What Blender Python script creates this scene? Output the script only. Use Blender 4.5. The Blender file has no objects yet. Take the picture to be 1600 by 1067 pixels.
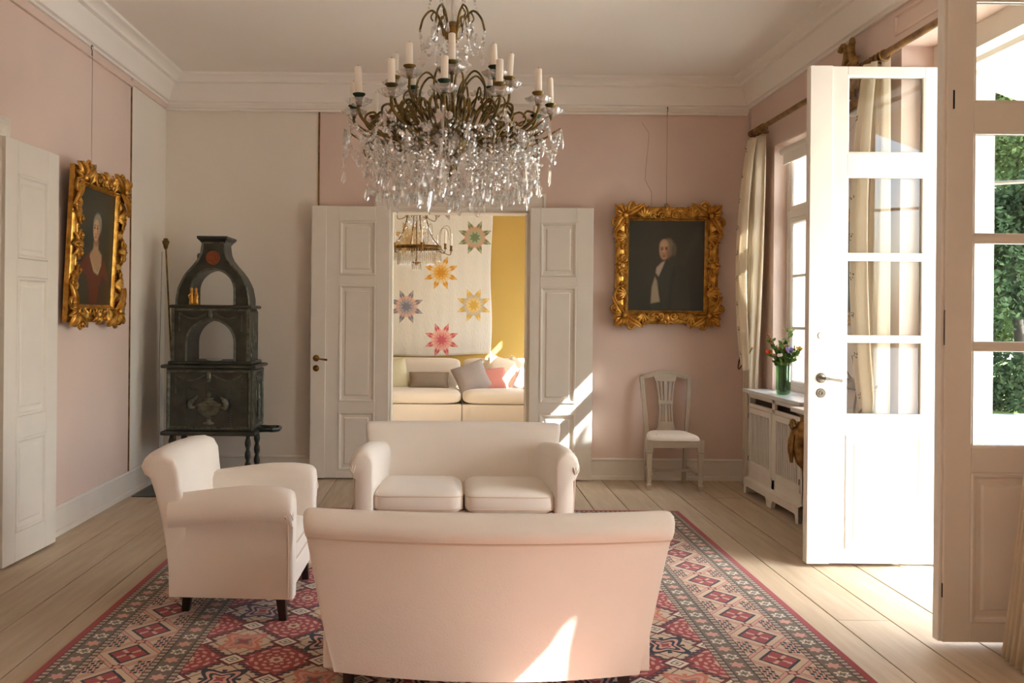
import bpy, bmesh, math, random
import numpy as np
from mathutils import Vector, Matrix, Euler

PI = math.pi
R = math.radians
scn = bpy.context.scene
COL = scn.collection
random.seed(7)

# ------------------------------------------------------------------ camera
F, CH, VX, VY, RO = 1440.0, 1.4, 703.0, 492.0, 0.0089   # focal px, camera height, vanishing point, roll
def at(px, py, Y):
    dx, dy = px - VX, py - VY
    return Vector(((dx + RO * dy) * Y / F, Y, CH - (dy - RO * dx) * Y / F))
cam = bpy.data.cameras.new('camera')
cam.sensor_width = 36; cam.sensor_fit = 'HORIZONTAL'
cam.lens = F / 1600 * 36
cam.shift_x = (800 - VX) / 1600
cam.shift_y = -(533.5 - VY) / 1600
cam.clip_start = 0.05; cam.clip_end = 300
camo = bpy.data.objects.new('camera', cam); COL.objects.link(camo)
camo.matrix_world = Matrix.Translation((0, 0, CH)) @ Matrix.Rotation(PI / 2, 4, 'X') @ Matrix.Rotation(RO, 4, 'Z')
scn.camera = camo

# ------------------------------------------------------------------ light
SUN_D = Vector((-1, 0.46, -1.03)).normalized()
w = bpy.data.worlds.new('sky'); scn.world = w; w.use_nodes = True
wn = w.node_tree.nodes; wl = w.node_tree.links; wn.clear()
sky = wn.new('ShaderNodeTexSky'); sky.sky_type = 'NISHITA'; sky.sun_disc = False
sky.sun_elevation = R(43); sky.sun_rotation = math.atan2(1, -0.46)
sky.air_density = 1.0; sky.dust_density = 2.5; sky.ozone_density = 1.0
hs = wn.new('ShaderNodeHueSaturation'); hs.inputs['Saturation'].default_value = 0.8
mx = wn.new('ShaderNodeMix'); mx.data_type = 'RGBA'; mx.blend_type = 'MULTIPLY'; mx.inputs[0].default_value = 1.0
mx.inputs['B'].default_value = (0.92, 1.0, 1.06, 1)
bg = wn.new('ShaderNodeBackground'); bg.inputs['Strength'].default_value = 0.34
wo = wn.new('ShaderNodeOutputWorld')
wl.new(sky.outputs[0], hs.inputs['Color']); wl.new(hs.outputs[0], mx.inputs['A'])
wl.new(mx.outputs['Result'], bg.inputs['Color']); wl.new(bg.outputs[0], wo.inputs['Surface'])
sl = bpy.data.lights.new('sun', 'SUN'); sl.energy = 10.0; sl.angle = R(0.55); sl.color = (0.97, 1.0, 1.0)
so = bpy.data.objects.new('sun', sl); COL.objects.link(so)
so.rotation_euler = SUN_D.to_track_quat('-Z', 'Y').to_euler(); so.location = (12, -5, 14)
vs = scn.view_settings
vs.view_transform = 'Standard'; vs.look = 'None'; vs.gamma = 1.0; vs.use_curve_mapping = False
vs.exposure = 2.12
cy = scn.cycles
cy.max_bounces = 14; cy.diffuse_bounces = 8; cy.glossy_bounces = 6; cy.transmission_bounces = 8
cy.transparent_max_bounces = 40; cy.sample_clamp_indirect = 8.0; cy.caustics_reflective = False; cy.caustics_refractive = False

# ------------------------------------------------------------------ materials
def srgb(r, g, b):
    f = lambda c: (c / 255 / 12.92) if c <= 10 else ((c / 255 + 0.055) / 1.055) ** 2.4
    return (f(r), f(g), f(b), 1)
def mat(name, col, rough=0.6, metal=0.0, noise=0.0, nscale=8.0, bump=0.0, bscale=60.0, stretch=(1, 1, 1), spec=0.4,
        col2=None, sheen=0.0, rand=0.0, coat=0.0):
    m = bpy.data.materials.new(name); m.use_nodes = True
    nt = m.node_tree; p = nt.nodes['Principled BSDF']
    p.inputs['Base Color'].default_value = col; p.inputs['Roughness'].default_value = rough
    p.inputs['Metallic'].default_value = metal; p.inputs['Specular IOR Level'].default_value = spec
    if sheen: p.inputs['Sheen Weight'].default_value = sheen
    if coat: p.inputs['Coat Weight'].default_value = coat
    tc = nt.nodes.new('ShaderNodeTexCoord'); mp = nt.nodes.new('ShaderNodeMapping')
    mp.inputs['Scale'].default_value = stretch; nt.links.new(tc.outputs['Object'], mp.inputs[0])
    if noise or col2:
        n = nt.nodes.new('ShaderNodeTexNoise'); n.inputs['Scale'].default_value = nscale; n.inputs['Detail'].default_value = 5
        nt.links.new(mp.outputs[0], n.inputs[0])
        c = nt.nodes.new('ShaderNodeMix'); c.data_type = 'RGBA'
        c2 = col2 or tuple(x * (1 - noise) for x in col[:3]) + (1,)
        rp = nt.nodes.new('ShaderNodeMapRange'); rp.inputs[1].default_value = 0.35; rp.inputs[2].default_value = 0.65
        nt.links.new(n.outputs[0], rp.inputs[0]); nt.links.new(rp.outputs[0], c.inputs[0])
        c.inputs['A'].default_value = col; c.inputs['B'].default_value = c2
        last = c.outputs['Result']
        if rand:
            oi = nt.nodes.new('ShaderNodeObjectInfo'); hsv = nt.nodes.new('ShaderNodeHueSaturation')
            mr = nt.nodes.new('ShaderNodeMapRange'); mr.inputs[3].default_value = 1 - rand; mr.inputs[4].default_value = 1 + rand
            nt.links.new(oi.outputs['Random'], mr.inputs[0]); nt.links.new(mr.outputs[0], hsv.inputs['Value'])
            nt.links.new(last, hsv.inputs['Color']); last = hsv.outputs[0]
        nt.links.new(last, p.inputs['Base Color'])
    if bump:
        b = nt.nodes.new('ShaderNodeBump'); b.inputs['Strength'].default_value = bump; b.inputs['Distance'].default_value = 0.01
        n2 = nt.nodes.new('ShaderNodeTexNoise'); n2.inputs['Scale'].default_value = bscale; n2.inputs['Detail'].default_value = 3
        nt.links.new(mp.outputs[0], n2.inputs[0]); nt.links.new(n2.outputs[0], b.inputs['Height'])
        nt.links.new(b.outputs[0], p.inputs['Normal'])
    return m
M = {}
M['pink'] = mat('pink_wall', srgb(224, 201, 188), 0.85, noise=0.05, nscale=1.5, bump=0.06, bscale=25)
M['offwhite'] = mat('offwhite_wall', srgb(236, 228, 216), 0.85, noise=0.04, nscale=1.2, bump=0.05, bscale=25)
M['ceil'] = mat('ceiling_paint', srgb(242, 236, 228), 0.9, noise=0.03, nscale=0.8)
M['white'] = mat('white_paint', srgb(230, 223, 212), 0.42, noise=0.04, nscale=5, bump=0.02, bscale=40)
M['yellow'] = mat('yellow_wall', srgb(206, 177, 102), 0.85, noise=0.05, nscale=1.5)
M['wood'] = mat('bleached_plank', srgb(200, 182, 158), 0.55, nscale=4, col2=srgb(186, 166, 140), stretch=(6, 0.5, 6), bump=0.08, bscale=30, rand=0.08)
M['dark'] = mat('dark_gap', srgb(60, 45, 35), 0.9)
M['fabric'] = mat('white_slipcover', srgb(236, 227, 216), 0.9, noise=0.03, nscale=3, bump=0.12, bscale=140, sheen=0.2, spec=0.2)
M['piping'] = mat('seam_piping', srgb(222, 202, 182), 0.9, spec=0.2)
M['legwood'] = mat('dark_leg_wood', srgb(48, 30, 22), 0.4)
M['gold'] = mat('old_gilding', srgb(224, 172, 84), 0.34, metal=0.85, nscale=22, col2=srgb(170, 118, 48), bump=0.15, bscale=90)
M['golddim'] = mat('worn_gilding', srgb(176, 138, 82), 0.55, metal=0.5, nscale=20, col2=srgb(120, 88, 48), bump=0.3, bscale=80)
M['iron'] = mat('black_cast_iron', srgb(66, 70, 60), 0.36, metal=0.3, nscale=12, col2=srgb(44, 47, 41), bump=0.2, bscale=60, spec=0.6)
M['ironwornlit'] = mat('worn_highlit_cast_iron', srgb(112, 114, 100), 0.34, metal=0.4, nscale=30, col2=srgb(70, 72, 62), spec=0.6)  # worn relief iron, lightened to put edge highlights into the colour
M['copper'] = mat('copper_medallion', srgb(150, 84, 54), 0.5, metal=0.3, noise=0.25, nscale=40)
M['brass'] = mat('aged_brass', srgb(150, 112, 56), 0.38, metal=0.9, nscale=25, col2=srgb(92, 70, 36))
M['bronze'] = mat('green_bronze', srgb(142, 112, 62), 0.4, metal=0.8, nscale=30, col2=srgb(74, 72, 46))
M['patina'] = mat('green_patina', srgb(48, 74, 54), 0.5, metal=0.4, noise=0.3, nscale=30)
M['candle'] = mat('candle_wax', srgb(246, 240, 228), 0.5, spec=0.3)
M['greywood'] = mat('grey_painted_wood', srgb(190, 178, 160), 0.5, noise=0.12, nscale=14)
M['marble'] = mat('pale_stone', srgb(222, 224, 222), 0.2, noise=0.06, nscale=6)
M['stone'] = mat('threshold_stone', srgb(214, 206, 192), 0.7, noise=0.2, nscale=9, bump=0.2, bscale=20)
M['rodwood'] = mat('gilt_wood_rod', srgb(150, 112, 62), 0.42, metal=0.25, nscale=16, col2=srgb(104, 74, 40))
M['plastic'] = mat('white_plastic', srgb(232, 228, 220), 0.35)
M['blackpaint'] = mat('black_wick', srgb(24, 22, 20), 0.8)
M['blind'] = mat('blind_cloth', srgb(236, 230, 220), 0.9)
M['gravel'] = mat('pale_gravel', srgb(206, 203, 196), 0.95, noise=0.12, nscale=30)
M['added_terrace'] = mat('added_terrace_stone', srgb(150, 152, 146), 0.9, noise=0.15, nscale=4)
M['grass'] = mat('lawn_grass', srgb(96, 112, 58), 0.95, noise=0.25, nscale=3)
M['bark'] = mat('bark', srgb(54, 48, 38), 0.9, noise=0.3, nscale=10, bump=0.4, bscale=20)
M['quilt'] = mat('quilt_cotton', srgb(240, 242, 242), 0.9, noise=0.03, nscale=4, bump=0.5, bscale=26, stretch=(3, 1, 0.7))
M['added_awning'] = mat('sun_blocker_canvas', srgb(214, 206, 190), 0.9, noise=0.05)
M['steel'] = mat('dull_steel', srgb(120, 112, 100), 0.4, metal=0.9)

def glass_mat(name, tint, gloss, rough=0.0, lo=0.05, hi=0.6, diff=0.0, fres=False):
    m = bpy.data.materials.new(name); m.use_nodes = True; nt = m.node_tree; nt.nodes.clear()
    o = nt.nodes.new('ShaderNodeOutputMaterial'); t = nt.nodes.new('ShaderNodeBsdfTransparent'); t.inputs[0].default_value = tint
    g = nt.nodes.new('ShaderNodeBsdfGlossy'); g.inputs['Color'].default_value = gloss; g.inputs['Roughness'].default_value = rough
    lw = nt.nodes.new('ShaderNodeLayerWeight'); lw.inputs['Blend'].default_value = 0.35
    mr = nt.nodes.new('ShaderNodeMapRange'); mr.inputs[3].default_value = lo; mr.inputs[4].default_value = hi
    mix = nt.nodes.new('ShaderNodeMixShader')
    nt.links.new(lw.outputs['Facing'], mr.inputs[0]); nt.links.new(mr.outputs[0], mix.inputs[0])
    nt.links.new(t.outputs[0], mix.inputs[1]); nt.links.new(g.outputs[0], mix.inputs[2])
    if fres:
        lw.inputs['Blend'].default_value = 0.5; pw = nt.nodes.new('ShaderNodeMath'); pw.operation = 'POWER'; pw.inputs[1].default_value = 5.0
        ma = nt.nodes.new('ShaderNodeMath'); ma.operation = 'MULTIPLY_ADD'; ma.inputs[1].default_value = 0.97; ma.inputs[2].default_value = 0.025
        nt.links.new(lw.outputs['Facing'], pw.inputs[0]); nt.links.new(pw.outputs[0], ma.inputs[0]); nt.links.new(ma.outputs[0], mix.inputs[0])
    last = mix.outputs[0]
    if diff:
        d = nt.nodes.new('ShaderNodeBsdfDiffuse'); d.inputs[0].default_value = (0.9, 0.9, 0.88, 1)
        m2 = nt.nodes.new('ShaderNodeMixShader'); m2.inputs[0].default_value = diff
        nt.links.new(last, m2.inputs[1]); nt.links.new(d.outputs[0], m2.inputs[2]); last = m2.outputs[0]
    nt.links.new(last, o.inputs[0])
    return m
M['pane'] = glass_mat('window_glass', (0.97, 0.98, 0.97, 1), (1, 1, 1, 1), 0.0, 0.05, 0.55, fres=True)
M['crystal'] = glass_mat('cut_crystal', (0.93, 0.92, 0.90, 1), (1, 1, 1, 1), 0.03, 0.16, 0.8, 0.15)
M['greenglass'] = glass_mat('green_glass', (0.25, 0.55, 0.22, 1), (0.9, 1, 0.9, 1), 0.02, 0.06, 0.6)
_m = bpy.data.materials.new('mirror_glass'); _m.use_nodes = True
_p = _m.node_tree.nodes['Principled BSDF']; _p.inputs['Metallic'].default_value = 1; _p.inputs['Roughness'].default_value = 0.02
_p.inputs['Base Color'].default_value = (0.85, 0.85, 0.82, 1); M['mirror'] = _m

def attr_mat(name, rough=0.5):
    m = bpy.data.materials.new(name); m.use_nodes = True; nt = m.node_tree
    a = nt.nodes.new('ShaderNodeAttribute'); a.attribute_name = 'paint'
    nt.links.new(a.outputs['Color'], nt.nodes['Principled BSDF'].inputs['Base Color'])
    nt.nodes['Principled BSDF'].inputs['Roughness'].default_value = rough
    return m
M['canvas'] = attr_mat('oil_paint', 0.38)

def leaf_mat(name, c1, c2):
    m = bpy.data.materials.new(name); m.use_nodes = True; nt = m.node_tree; nt.nodes.clear()
    o = nt.nodes.new('ShaderNodeOutputMaterial'); d = nt.nodes.new('ShaderNodeBsdfDiffuse'); t = nt.nodes.new('ShaderNodeBsdfTranslucent')
    mix = nt.nodes.new('ShaderNodeMixShader'); mix.inputs[0].default_value = 0.3
    tc = nt.nodes.new('ShaderNodeTexCoord'); n = nt.nodes.new('ShaderNodeTexNoise'); n.inputs['Scale'].default_value = 1.3; n.inputs['Detail'].default_value = 6
    c = nt.nodes.new('ShaderNodeMix'); c.data_type = 'RGBA'; c.inputs['A'].default_value = c1; c.inputs['B'].default_value = c2
    nt.links.new(tc.outputs['Object'], n.inputs[0]); nt.links.new(n.outputs[0], c.inputs[0])
    nt.links.new(c.outputs['Result'], d.inputs[0]); nt.links.new(c.outputs['Result'], t.inputs[0])
    nt.links.new(d.outputs[0], mix.inputs[1]); nt.links.new(t.outputs[0], mix.inputs[2]); nt.links.new(mix.outputs[0], o.inputs[0])
    return m
M['leaf_a'] = leaf_mat('leaf_mid_green', srgb(54, 70, 42), srgb(92, 102, 62))
M['leaf_b'] = leaf_mat('leaf_dark_green', srgb(34, 48, 34), srgb(62, 76, 50))
M['stalk'] = leaf_mat('flower_stalk', srgb(70, 100, 46), srgb(110, 130, 66))

# ------------------------------------------------------------------ mesh helpers
class MB:
    def __init__(s): s.v = []; s.f = []; s.m = []
    def add(s, vs, fs, mi=0, T=None):
        o = len(s.v)
        s.v += [tuple(T @ Vector(p)) if T else tuple(p) for p in vs]
        s.f += [[i + o for i in f] for f in fs]; s.m += [mi] * len(fs)
    def box(s, x0, x1, y0, y1, z0, z1, mi=0, T=None):
        s.add([(x0,y0,z0),(x1,y0,z0),(x1,y1,z0),(x0,y1,z0),(x0,y0,z1),(x1,y0,z1),(x1,y1,z1),(x0,y1,z1)],
              [(0,3,2,1),(4,5,6,7),(0,1,5,4),(1,2,6,5),(2,3,7,6),(3,0,4,7)], mi, T)
    def loft(s, rings, caps=True, mi=0, T=None, closed=True):
        n = len(rings[0]); vs = [p for r in rings for p in r]; fs = []
        for i in range(len(rings) - 1):
            for j in range(n if closed else n - 1):
                k = (j + 1) % n
                fs.append((i*n+j, i*n+k, (i+1)*n+k, (i+1)*n+j))
        if caps:
            fs.append(tuple(range(n))[::-1]); fs.append(tuple(range((len(rings)-1)*n, len(rings)*n)))
        s.add(vs, fs, mi, T)
    def lathe(s, prof, n=20, T=None, mi=0, caps=True):
        s.loft([[(r*math.cos(2*PI*j/n), r*math.sin(2*PI*j/n), z) for j in range(n)] for r, z in prof], caps, mi, T)
    def tube(s, path, r, n=8, mi=0, T=None, caps=True):
        P = [Vector(p) for p in path]; rings = []
        rr = r if isinstance(r, (list, tuple)) else [r] * len(P)
        t0 = (P[1] - P[0]).normalized(); ref = Vector((0,0,1)) if abs(t0.z) < .9 else Vector((1,0,0))
        nrm = (ref - t0 * ref.dot(t0)).normalized()
        for i, p in enumerate(P):
            t = (P[min(i+1, len(P)-1)] - P[max(i-1, 0)])
            if t.length < 1e-9: t = t0.copy()
            t.normalize(); nrm = (nrm - t * nrm.dot(t)).normalized(); b = t.cross(nrm)
            rings.append([p + (nrm*math.cos(2*PI*j/n) + b*math.sin(2*PI*j/n)) * rr[i] for j in range(n)])
        s.loft(rings, caps, mi, T)
    def grid(s, fn, nu, nv, mi=0, T=None):
        s.add([fn(i/nu, j/nv) for i in range(nu+1) for j in range(nv+1)],
              [(i*(nv+1)+j, (i+1)*(nv+1)+j, (i+1)*(nv+1)+j+1, i*(nv+1)+j+1) for i in range(nu) for j in range(nv)], mi, T)
    def sweep(s, a0, a1, b0, b1, prof, fn, mi=0):
        """mitred rectangular sweep; prof = (inset, depth); fn maps (a, b, depth) to 3D"""
        rings = []
        for ins, d in prof:
            rings.append([fn(a0+ins, b0+ins, d), fn(a1-ins, b0+ins, d), fn(a1-ins, b1-ins, d), fn(a0+ins, b1-ins, d)])
        s.loft(rings, False, mi)
    def ball(s, c, r, n=8, m=6, mi=0, sc=(1,1,1)):
        T = Matrix.Translation(c) @ Matrix.Diagonal((sc[0], sc[1], sc[2], 1))
        s.lathe([(max(r*math.sin(PI*k/m), 1e-4), -r*math.cos(PI*k/m)) for k in range(m+1)], n, T, mi)
    def build(s, name, mats, parent=None, smooth=None, bevel=0, loc=None, sub=0, solid=0):
        me = bpy.data.meshes.new(name); me.from_pydata(s.v, [], s.f)
        if not isinstance(mats, (list, tuple)): mats = [mats]
        for m in mats: me.materials.append(M[m] if isinstance(m, str) else m)
        if len(mats) > 1: me.polygons.foreach_set('material_index', s.m)
        bm = bmesh.new(); bm.from_mesh(me); bmesh.ops.recalc_face_normals(bm, faces=bm.faces); bm.to_mesh(me); bm.free()
        if smooth is not None:
            me.polygons.foreach_set('use_smooth', [True] * len(me.polygons))
            if smooth < 180: me.set_sharp_from_angle(angle=R(smooth))
        me.update()
        o = bpy.data.objects.new(name, me); COL.objects.link(o)
        if loc is not None: o.location = loc
        if parent: o.parent = parent
        if solid: sm = o.modifiers.new('thick', 'SOLIDIFY'); sm.thickness = solid; sm.offset = 0
        if bevel: b = o.modifiers.new('bevel', 'BEVEL'); b.width = bevel; b.segments = 2; b.limit_method = 'ANGLE'; b.angle_limit = R(40)
        if sub: sd = o.modifiers.new('sub', 'SUBSURF'); sd.levels = sub; sd.render_levels = sub
        return o
def tag(o, label=None, cat=None, group=None, kind=None):
    if label: o['label'] = label
    if cat: o['category'] = cat
    if group: o['group'] = group
    if kind: o['kind'] = kind
    return o
def thing(name, label, cat, loc=(0,0,0), rotz=0, group=None, kind=None):
    o = bpy.data.objects.new(name, None); COL.objects.link(o); o.empty_display_size = 0.1
    o.location = loc; o.rotation_euler = (0, 0, rotz)
    return tag(o, label, cat, group, kind)
def bx(name, mats, parent, *b, bevel=0.003):
    mb = MB(); mb.box(*b); return mb.build(name, mats, parent, bevel=bevel)
def copy_tree(o, parent=None):
    c = o.copy(); COL.objects.link(c); c.parent = parent
    for ch in o.children: copy_tree(ch, c)
    return c
def lerp(a, b, t): return a + (b - a) * t
def spline(pts, n):
    """Catmull-Rom through the points"""
    P = [Vector(p) for p in pts]; P = [2*P[0]-P[1]] + P + [2*P[-1]-P[-2]]; out = []
    seg = len(P) - 3
    for i in range(seg):
        a, b, c, d = P[i:i+4]
        for k in range(n):
            t = k / n
            out.append(0.5*((2*b) + (c-a)*t + (2*a-5*b+4*c-d)*t*t + (3*b-a-3*c+d)*t**3))
    out.append(P[-2]); return out

# ------------------------------------------------------------------ room measures
XL, XR, YB, YF, ZC = -2.45, 2.56, 7.91, -2.6, 3.42
XO = 3.0                                   # outer face of the right wall
OPX0, OPX1, OPZ = -0.51, 0.67, 2.29        # double door opening in the back wall
W1 = (6.2, 7.3, 0.82, 2.76); FD = (3.90, 5.25, 0.0, 2.95); W3 = (1.5, 2.30, 0.82, 2.95); W4 = (-1.9, -0.6, 0.82, 2.95)
YB2, Y2, XR2 = 8.13, 12.25, 1.9            # back face of the dividing wall, far wall and right wall of the next room

def struct(name, mb, mats, label=None, parent=None, **k):
    o = mb.build(name, mats, parent, **k)
    if not parent: tag(o, label, None, None, 'structure')
    return o
# floor with planks
mb = MB(); mb.box(XL-0.2, XR, YF, YB2, -0.06, -0.021)
floor = struct('floor', mb, 'dark', 'bleached wide plank floor of the pink room')
px0, pitch, row = XL, 0.2505, 0
while px0 < XR - 0.02:
    y = YF - random.uniform(0, 1.5)
    while y < YB2:
        L = random.uniform(2.6, 4.6); a, b = max(y, YF), min(y + L, YB2)
        if b - a > 0.2:
            x1 = min(px0 + pitch, XR + 0.0)
            bx('plank', 'wood', floor, px0 + 0.003, x1 - 0.003, a + 0.001, b - 0.001, -0.021, random.uniform(-0.0012, 0.0), bevel=0.0015)
        y += L
    px0 += pitch; row += 1
mb = MB(); mb.box(-3.2, XR2 + 0.3, YB2, Y2 + 0.1, -0.06, 0.0)
tag(struct('floor.001', mb, 'wood', 'plank floor of the yellow room'))
# ceiling
mb = MB(); mb.box(XL-0.2, XO, YF-0.2, YB2, ZC, ZC+0.12); struct('ceiling', mb, 'ceil', 'pale painted ceiling')
mb = MB(); mb.box(-3.3, XR2+0.4, YB2, Y2+0.2, ZC, ZC+0.12); struct('ceiling.001', mb, 'ceil', 'ceiling of the yellow room')
# cornice all round the room
mb = MB()
prof = [(0,3.185),(0.02,3.185),(0.025,3.20),(0.045,3.205),(0.05,3.235),(0.075,3.30),(0.095,3.325),(0.10,3.345),(0.13,3.35),(0.135,3.37),(0.165,3.395),(0.19,3.40),(0.195,3.42)]
mb.sweep(XL, XR, YF, YB, prof, lambda a, b, d: (a, b, d)); struct('trim_1', mb, 'ceil', 'plaster cornice around the ceiling', smooth=30)
# left wall with a door opening (Y 3.7-4.95)
mb = MB(); T0 = XL - 0.2
LW = ()   # no windows in the left wall
ys_ = [YF] + [v for o in LW for v in o[:2]] + [3.7]
for i in range(0, len(ys_), 2): mb.box(T0, XL, ys_[i], ys_[i+1], 0, ZC)
for o in LW: mb.box(T0, XL, o[0], o[1], 0, o[2]); mb.box(T0, XL, o[0], o[1], o[3], ZC)
mb.box(T0, XL, 3.7, 4.95, 2.34, ZC); mb.box(T0, XL, 4.95, 7.04, 0, ZC); mb.box(T0, XL, 7.04, YB, 0, ZC, 1)
struct('wall_left', mb, ['pink', 'offwhite'], 'pink wall with an off white end beside the stove')
mb = MB(); mb.box(-3.9, T0, 3.2, 3.3, 0, 2.6); mb.box(-3.9, T0, 5.3, 5.4, 0, 2.6); mb.box(-4.0, -3.9, 3.2, 5.4, 0, 2.6); mb.box(-3.9, T0, 3.3, 5.3, 2.5, 2.6); mb.box(-3.9, T0, 3.3, 5.3, -0.05, 0)
struct('wall_hall', mb, 'offwhite', 'plain passage behind the left door')
# back wall
mb = MB()
mb.box(XL-0.2, -1.13, YB, YB2, 0, ZC, 1); mb.box(-1.13, OPX0, YB, YB2, 0, ZC); mb.box(OPX0, OPX1, YB, YB2, OPZ, ZC); mb.box(OPX1, XO, YB, YB2, 0, ZC)
wall_back = struct('wall_back', mb, ['pink', 'offwhite'], 'back wall, off white by the stove and pink around the double door')
mb = MB(); mb.tube([at(x, y, YB - 0.0005) for x, y in ((1003,192),(1014,208),(1013,226),(1009,262),(1008,281),(1018,301),(1018,330))], 0.0012, 4)
mb.build('crack', 'rodwood', wall_back)
# right wall: piers and the strips above and below the openings
mb = MB(); ys = [YF]
for o in (W4, W3, FD, W1): ys += [o[0], o[1]]
ys.append(YB)
for i in range(0, len(ys), 2): mb.box(XR, XO, ys[i], ys[i+1], 0, ZC)
for o in (W4, W3, FD, W1):
    mb.box(XR, XO, o[0], o[1], o[3], ZC)
    if o[2] > 0: mb.box(XR, XO, o[0], o[1], 0, o[2])
struct('wall_right', mb, 'pink', 'pink window wall with deep reveals')
FW = ()   # windows and glazed door behind the camera (x0, x1, z0, z1)
mb = MB(); xs_ = [XL-0.2] + [v for o in FW for v in o[:2]] + [XO]
for i in range(0, len(xs_), 2): mb.box(xs_[i], xs_[i+1], YF-0.3, YF, 0, ZC)
for o in FW: mb.box(o[0], o[1], YF-0.3, YF, 0, o[2]); mb.box(o[0], o[1], YF-0.3, YF, o[3], ZC)
struct('wall_front', mb, 'pink', 'pink end wall facing the double door')
# the yellow room
W5 = (10.85, 11.70, 0.82, 2.62); W6 = (8.5, 9.9, 0.82, 2.9)
mb = MB(); mb.box(-3.2, XR2, Y2, Y2+0.15, 0, ZC); struct('wall_far', mb, 'yellow', 'mustard yellow wall of the next room')
mb = MB(); mb.box(-3.3, -3.2, YB2, Y2, 0, ZC); struct('wall_far_left', mb, 'yellow', 'left yellow wall of the next room')
mb = MB(); mb.box(XR2, XR2+0.3, YB2, W6[0], 0, ZC); mb.box(XR2, XR2+0.3, W6[1], W5[0], 0, ZC); mb.box(XR2, XR2+0.3, W6[0], W6[1], 0, W6[2]); mb.box(XR2, XR2+0.3, W6[0], W6[1], W6[3], ZC); mb.box(XR2, XR2+0.3, W5[1], Y2+0.15, 0, ZC); mb.box(XR2, XR2+0.3, W5[0], W5[1], W5[3], ZC); mb.box(XR2, XR2+0.3, W5[0], W5[1], 0, W5[2])
struct('wall_far_right', mb, 'yellow', 'window wall of the yellow room')
mb = MB(); mb.box(-3.3, XL-0.2, YB, YB2, 0, ZC); struct('wall_far_front', mb, 'yellow', 'end of the dividing wall')

# baseboards
def baseboard(name, runs, label):
    mb = MB()
    for (x0, y0, x1, y1, nx, ny) in runs:   # nx, ny points into the room
        prof = [(0,0.185),(0.012,0.185),(0.018,0.175),(0.018,0.165),(0.012,0.16),(0.012,0.035),(0.022,0.03),(0.025,0.0),(0,0)]
        mb.loft([[(x+nx*p, y+ny*p, z) for p, z in prof] for x, y in ((x0,y0),(x1,y1))])
    struct(name, mb, 'white', label, smooth=30)
baseboard('baseboard_left', [(XL, 5.05, XL, YB, 1, 0), (XL, YF, XL, 3.6, 1, 0)], 'white baseboard under the pink left wall')
baseboard('baseboard_back', [(XL, YB, -0.66, YB, 0, -1), (0.82, YB, XR, YB, 0, -1)], 'white baseboard of the back wall')
baseboard('baseboard_right', [(XR, 5.25, XR, 6.1, -1, 0), (XR, 7.45, XR, YB, -1, 0), (XR, YF, XR, 3.9, -1, 0)], 'white baseboard of the window wall')
# picture rails and gilt seams
mb = MB(); mb.tube([(XL+0.012, YB-0.03, 3.137), (XR-0.03, YB-0.03, 3.137)], 0.013, 10); mb.box(XL, XR, YB-0.012, YB, 3.155, 3.187)
struct('trim_2', mb, 'ceil', 'picture rail under the cornice of the back wall', smooth=40)
mb = MB(); mb.box(XL, XL+0.02, YF, 7.04, 3.115, 3.16); mb.box(XL, XL+0.012, 7.04, YB, 3.14, 3.185); struct('trim_3', mb, 'pink', 'pink picture rail of the left wall')
mb = MB(); mb.box(-1.142, -1.128, YB-0.008, YB, 0.185, 3.19); mb.box(-1.128, -1.0, YB-0.003, YB, 3.16, 3.19); struct('trim_4', mb, 'rodwood', 'thin gilt edging where the pink wall covering starts')
mb = MB(); mb.box(XL, XL+0.008, 7.035, 7.05, 0.185, 3.16); struct('trim_5', mb, 'rodwood', 'thin gilt edging at the end of the pink left wall')
mb = MB(); mb.box(XR-0.012, XR, YB-0.03, YB, 0.18, 3.18); struct('trim_6', mb, 'pink', 'corner batten')

mb = MB(); mb.box(XL-0.2, XL, 3.7, 4.95, -0.021, 0.002); struct('trim_13', mb, 'wood', 'wooden threshold of the left door')
# double door casing (back wall)
def casing(name, x0, x1, ztop, wdt, fn, label):
    prof = [(0,0),(0,0.03),(0.02,0.035),(0.03,0.025),(wdt-0.03,0.02),(wdt-0.015,0.03),(wdt,0.03),(wdt,0)]
    mb = MB()
    def leg(p, q): mb.loft([[fn(*(p(ins)), d) for ins, d in prof], [fn(*(q(ins)), d) for ins, d in prof]])
    leg(lambda i: (x0+i, 0), lambda i: (x0+i, ztop-i)); leg(lambda i: (x0+i, ztop-i), lambda i: (x1-i, ztop-i)); leg(lambda i: (x1-i, ztop-i), lambda i: (x1-i, 0))
    return struct(name, mb, 'white', label, smooth=30)
casing('trim_7', OPX0-0.145, OPX1+0.145, OPZ+0.15, 0.145, lambda a, b, d: (a, YB-d, b), 'white moulded casing of the double door')
mb = MB(); mb.box(OPX0, OPX0+0.012, YB, YB2, 0, OPZ); mb.box(OPX1-0.012, OPX1, YB, YB2, 0, OPZ); mb.box(OPX0, OPX1, YB, YB2, OPZ-0.012, OPZ)
struct('trim_8', mb, 'white', 'white lining of the double door opening')
casing('trim_9', 3.6, 5.055, 2.45, 0.105, lambda a, b, d: (XL+d, a, b), 'white casing of the left door')

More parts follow.
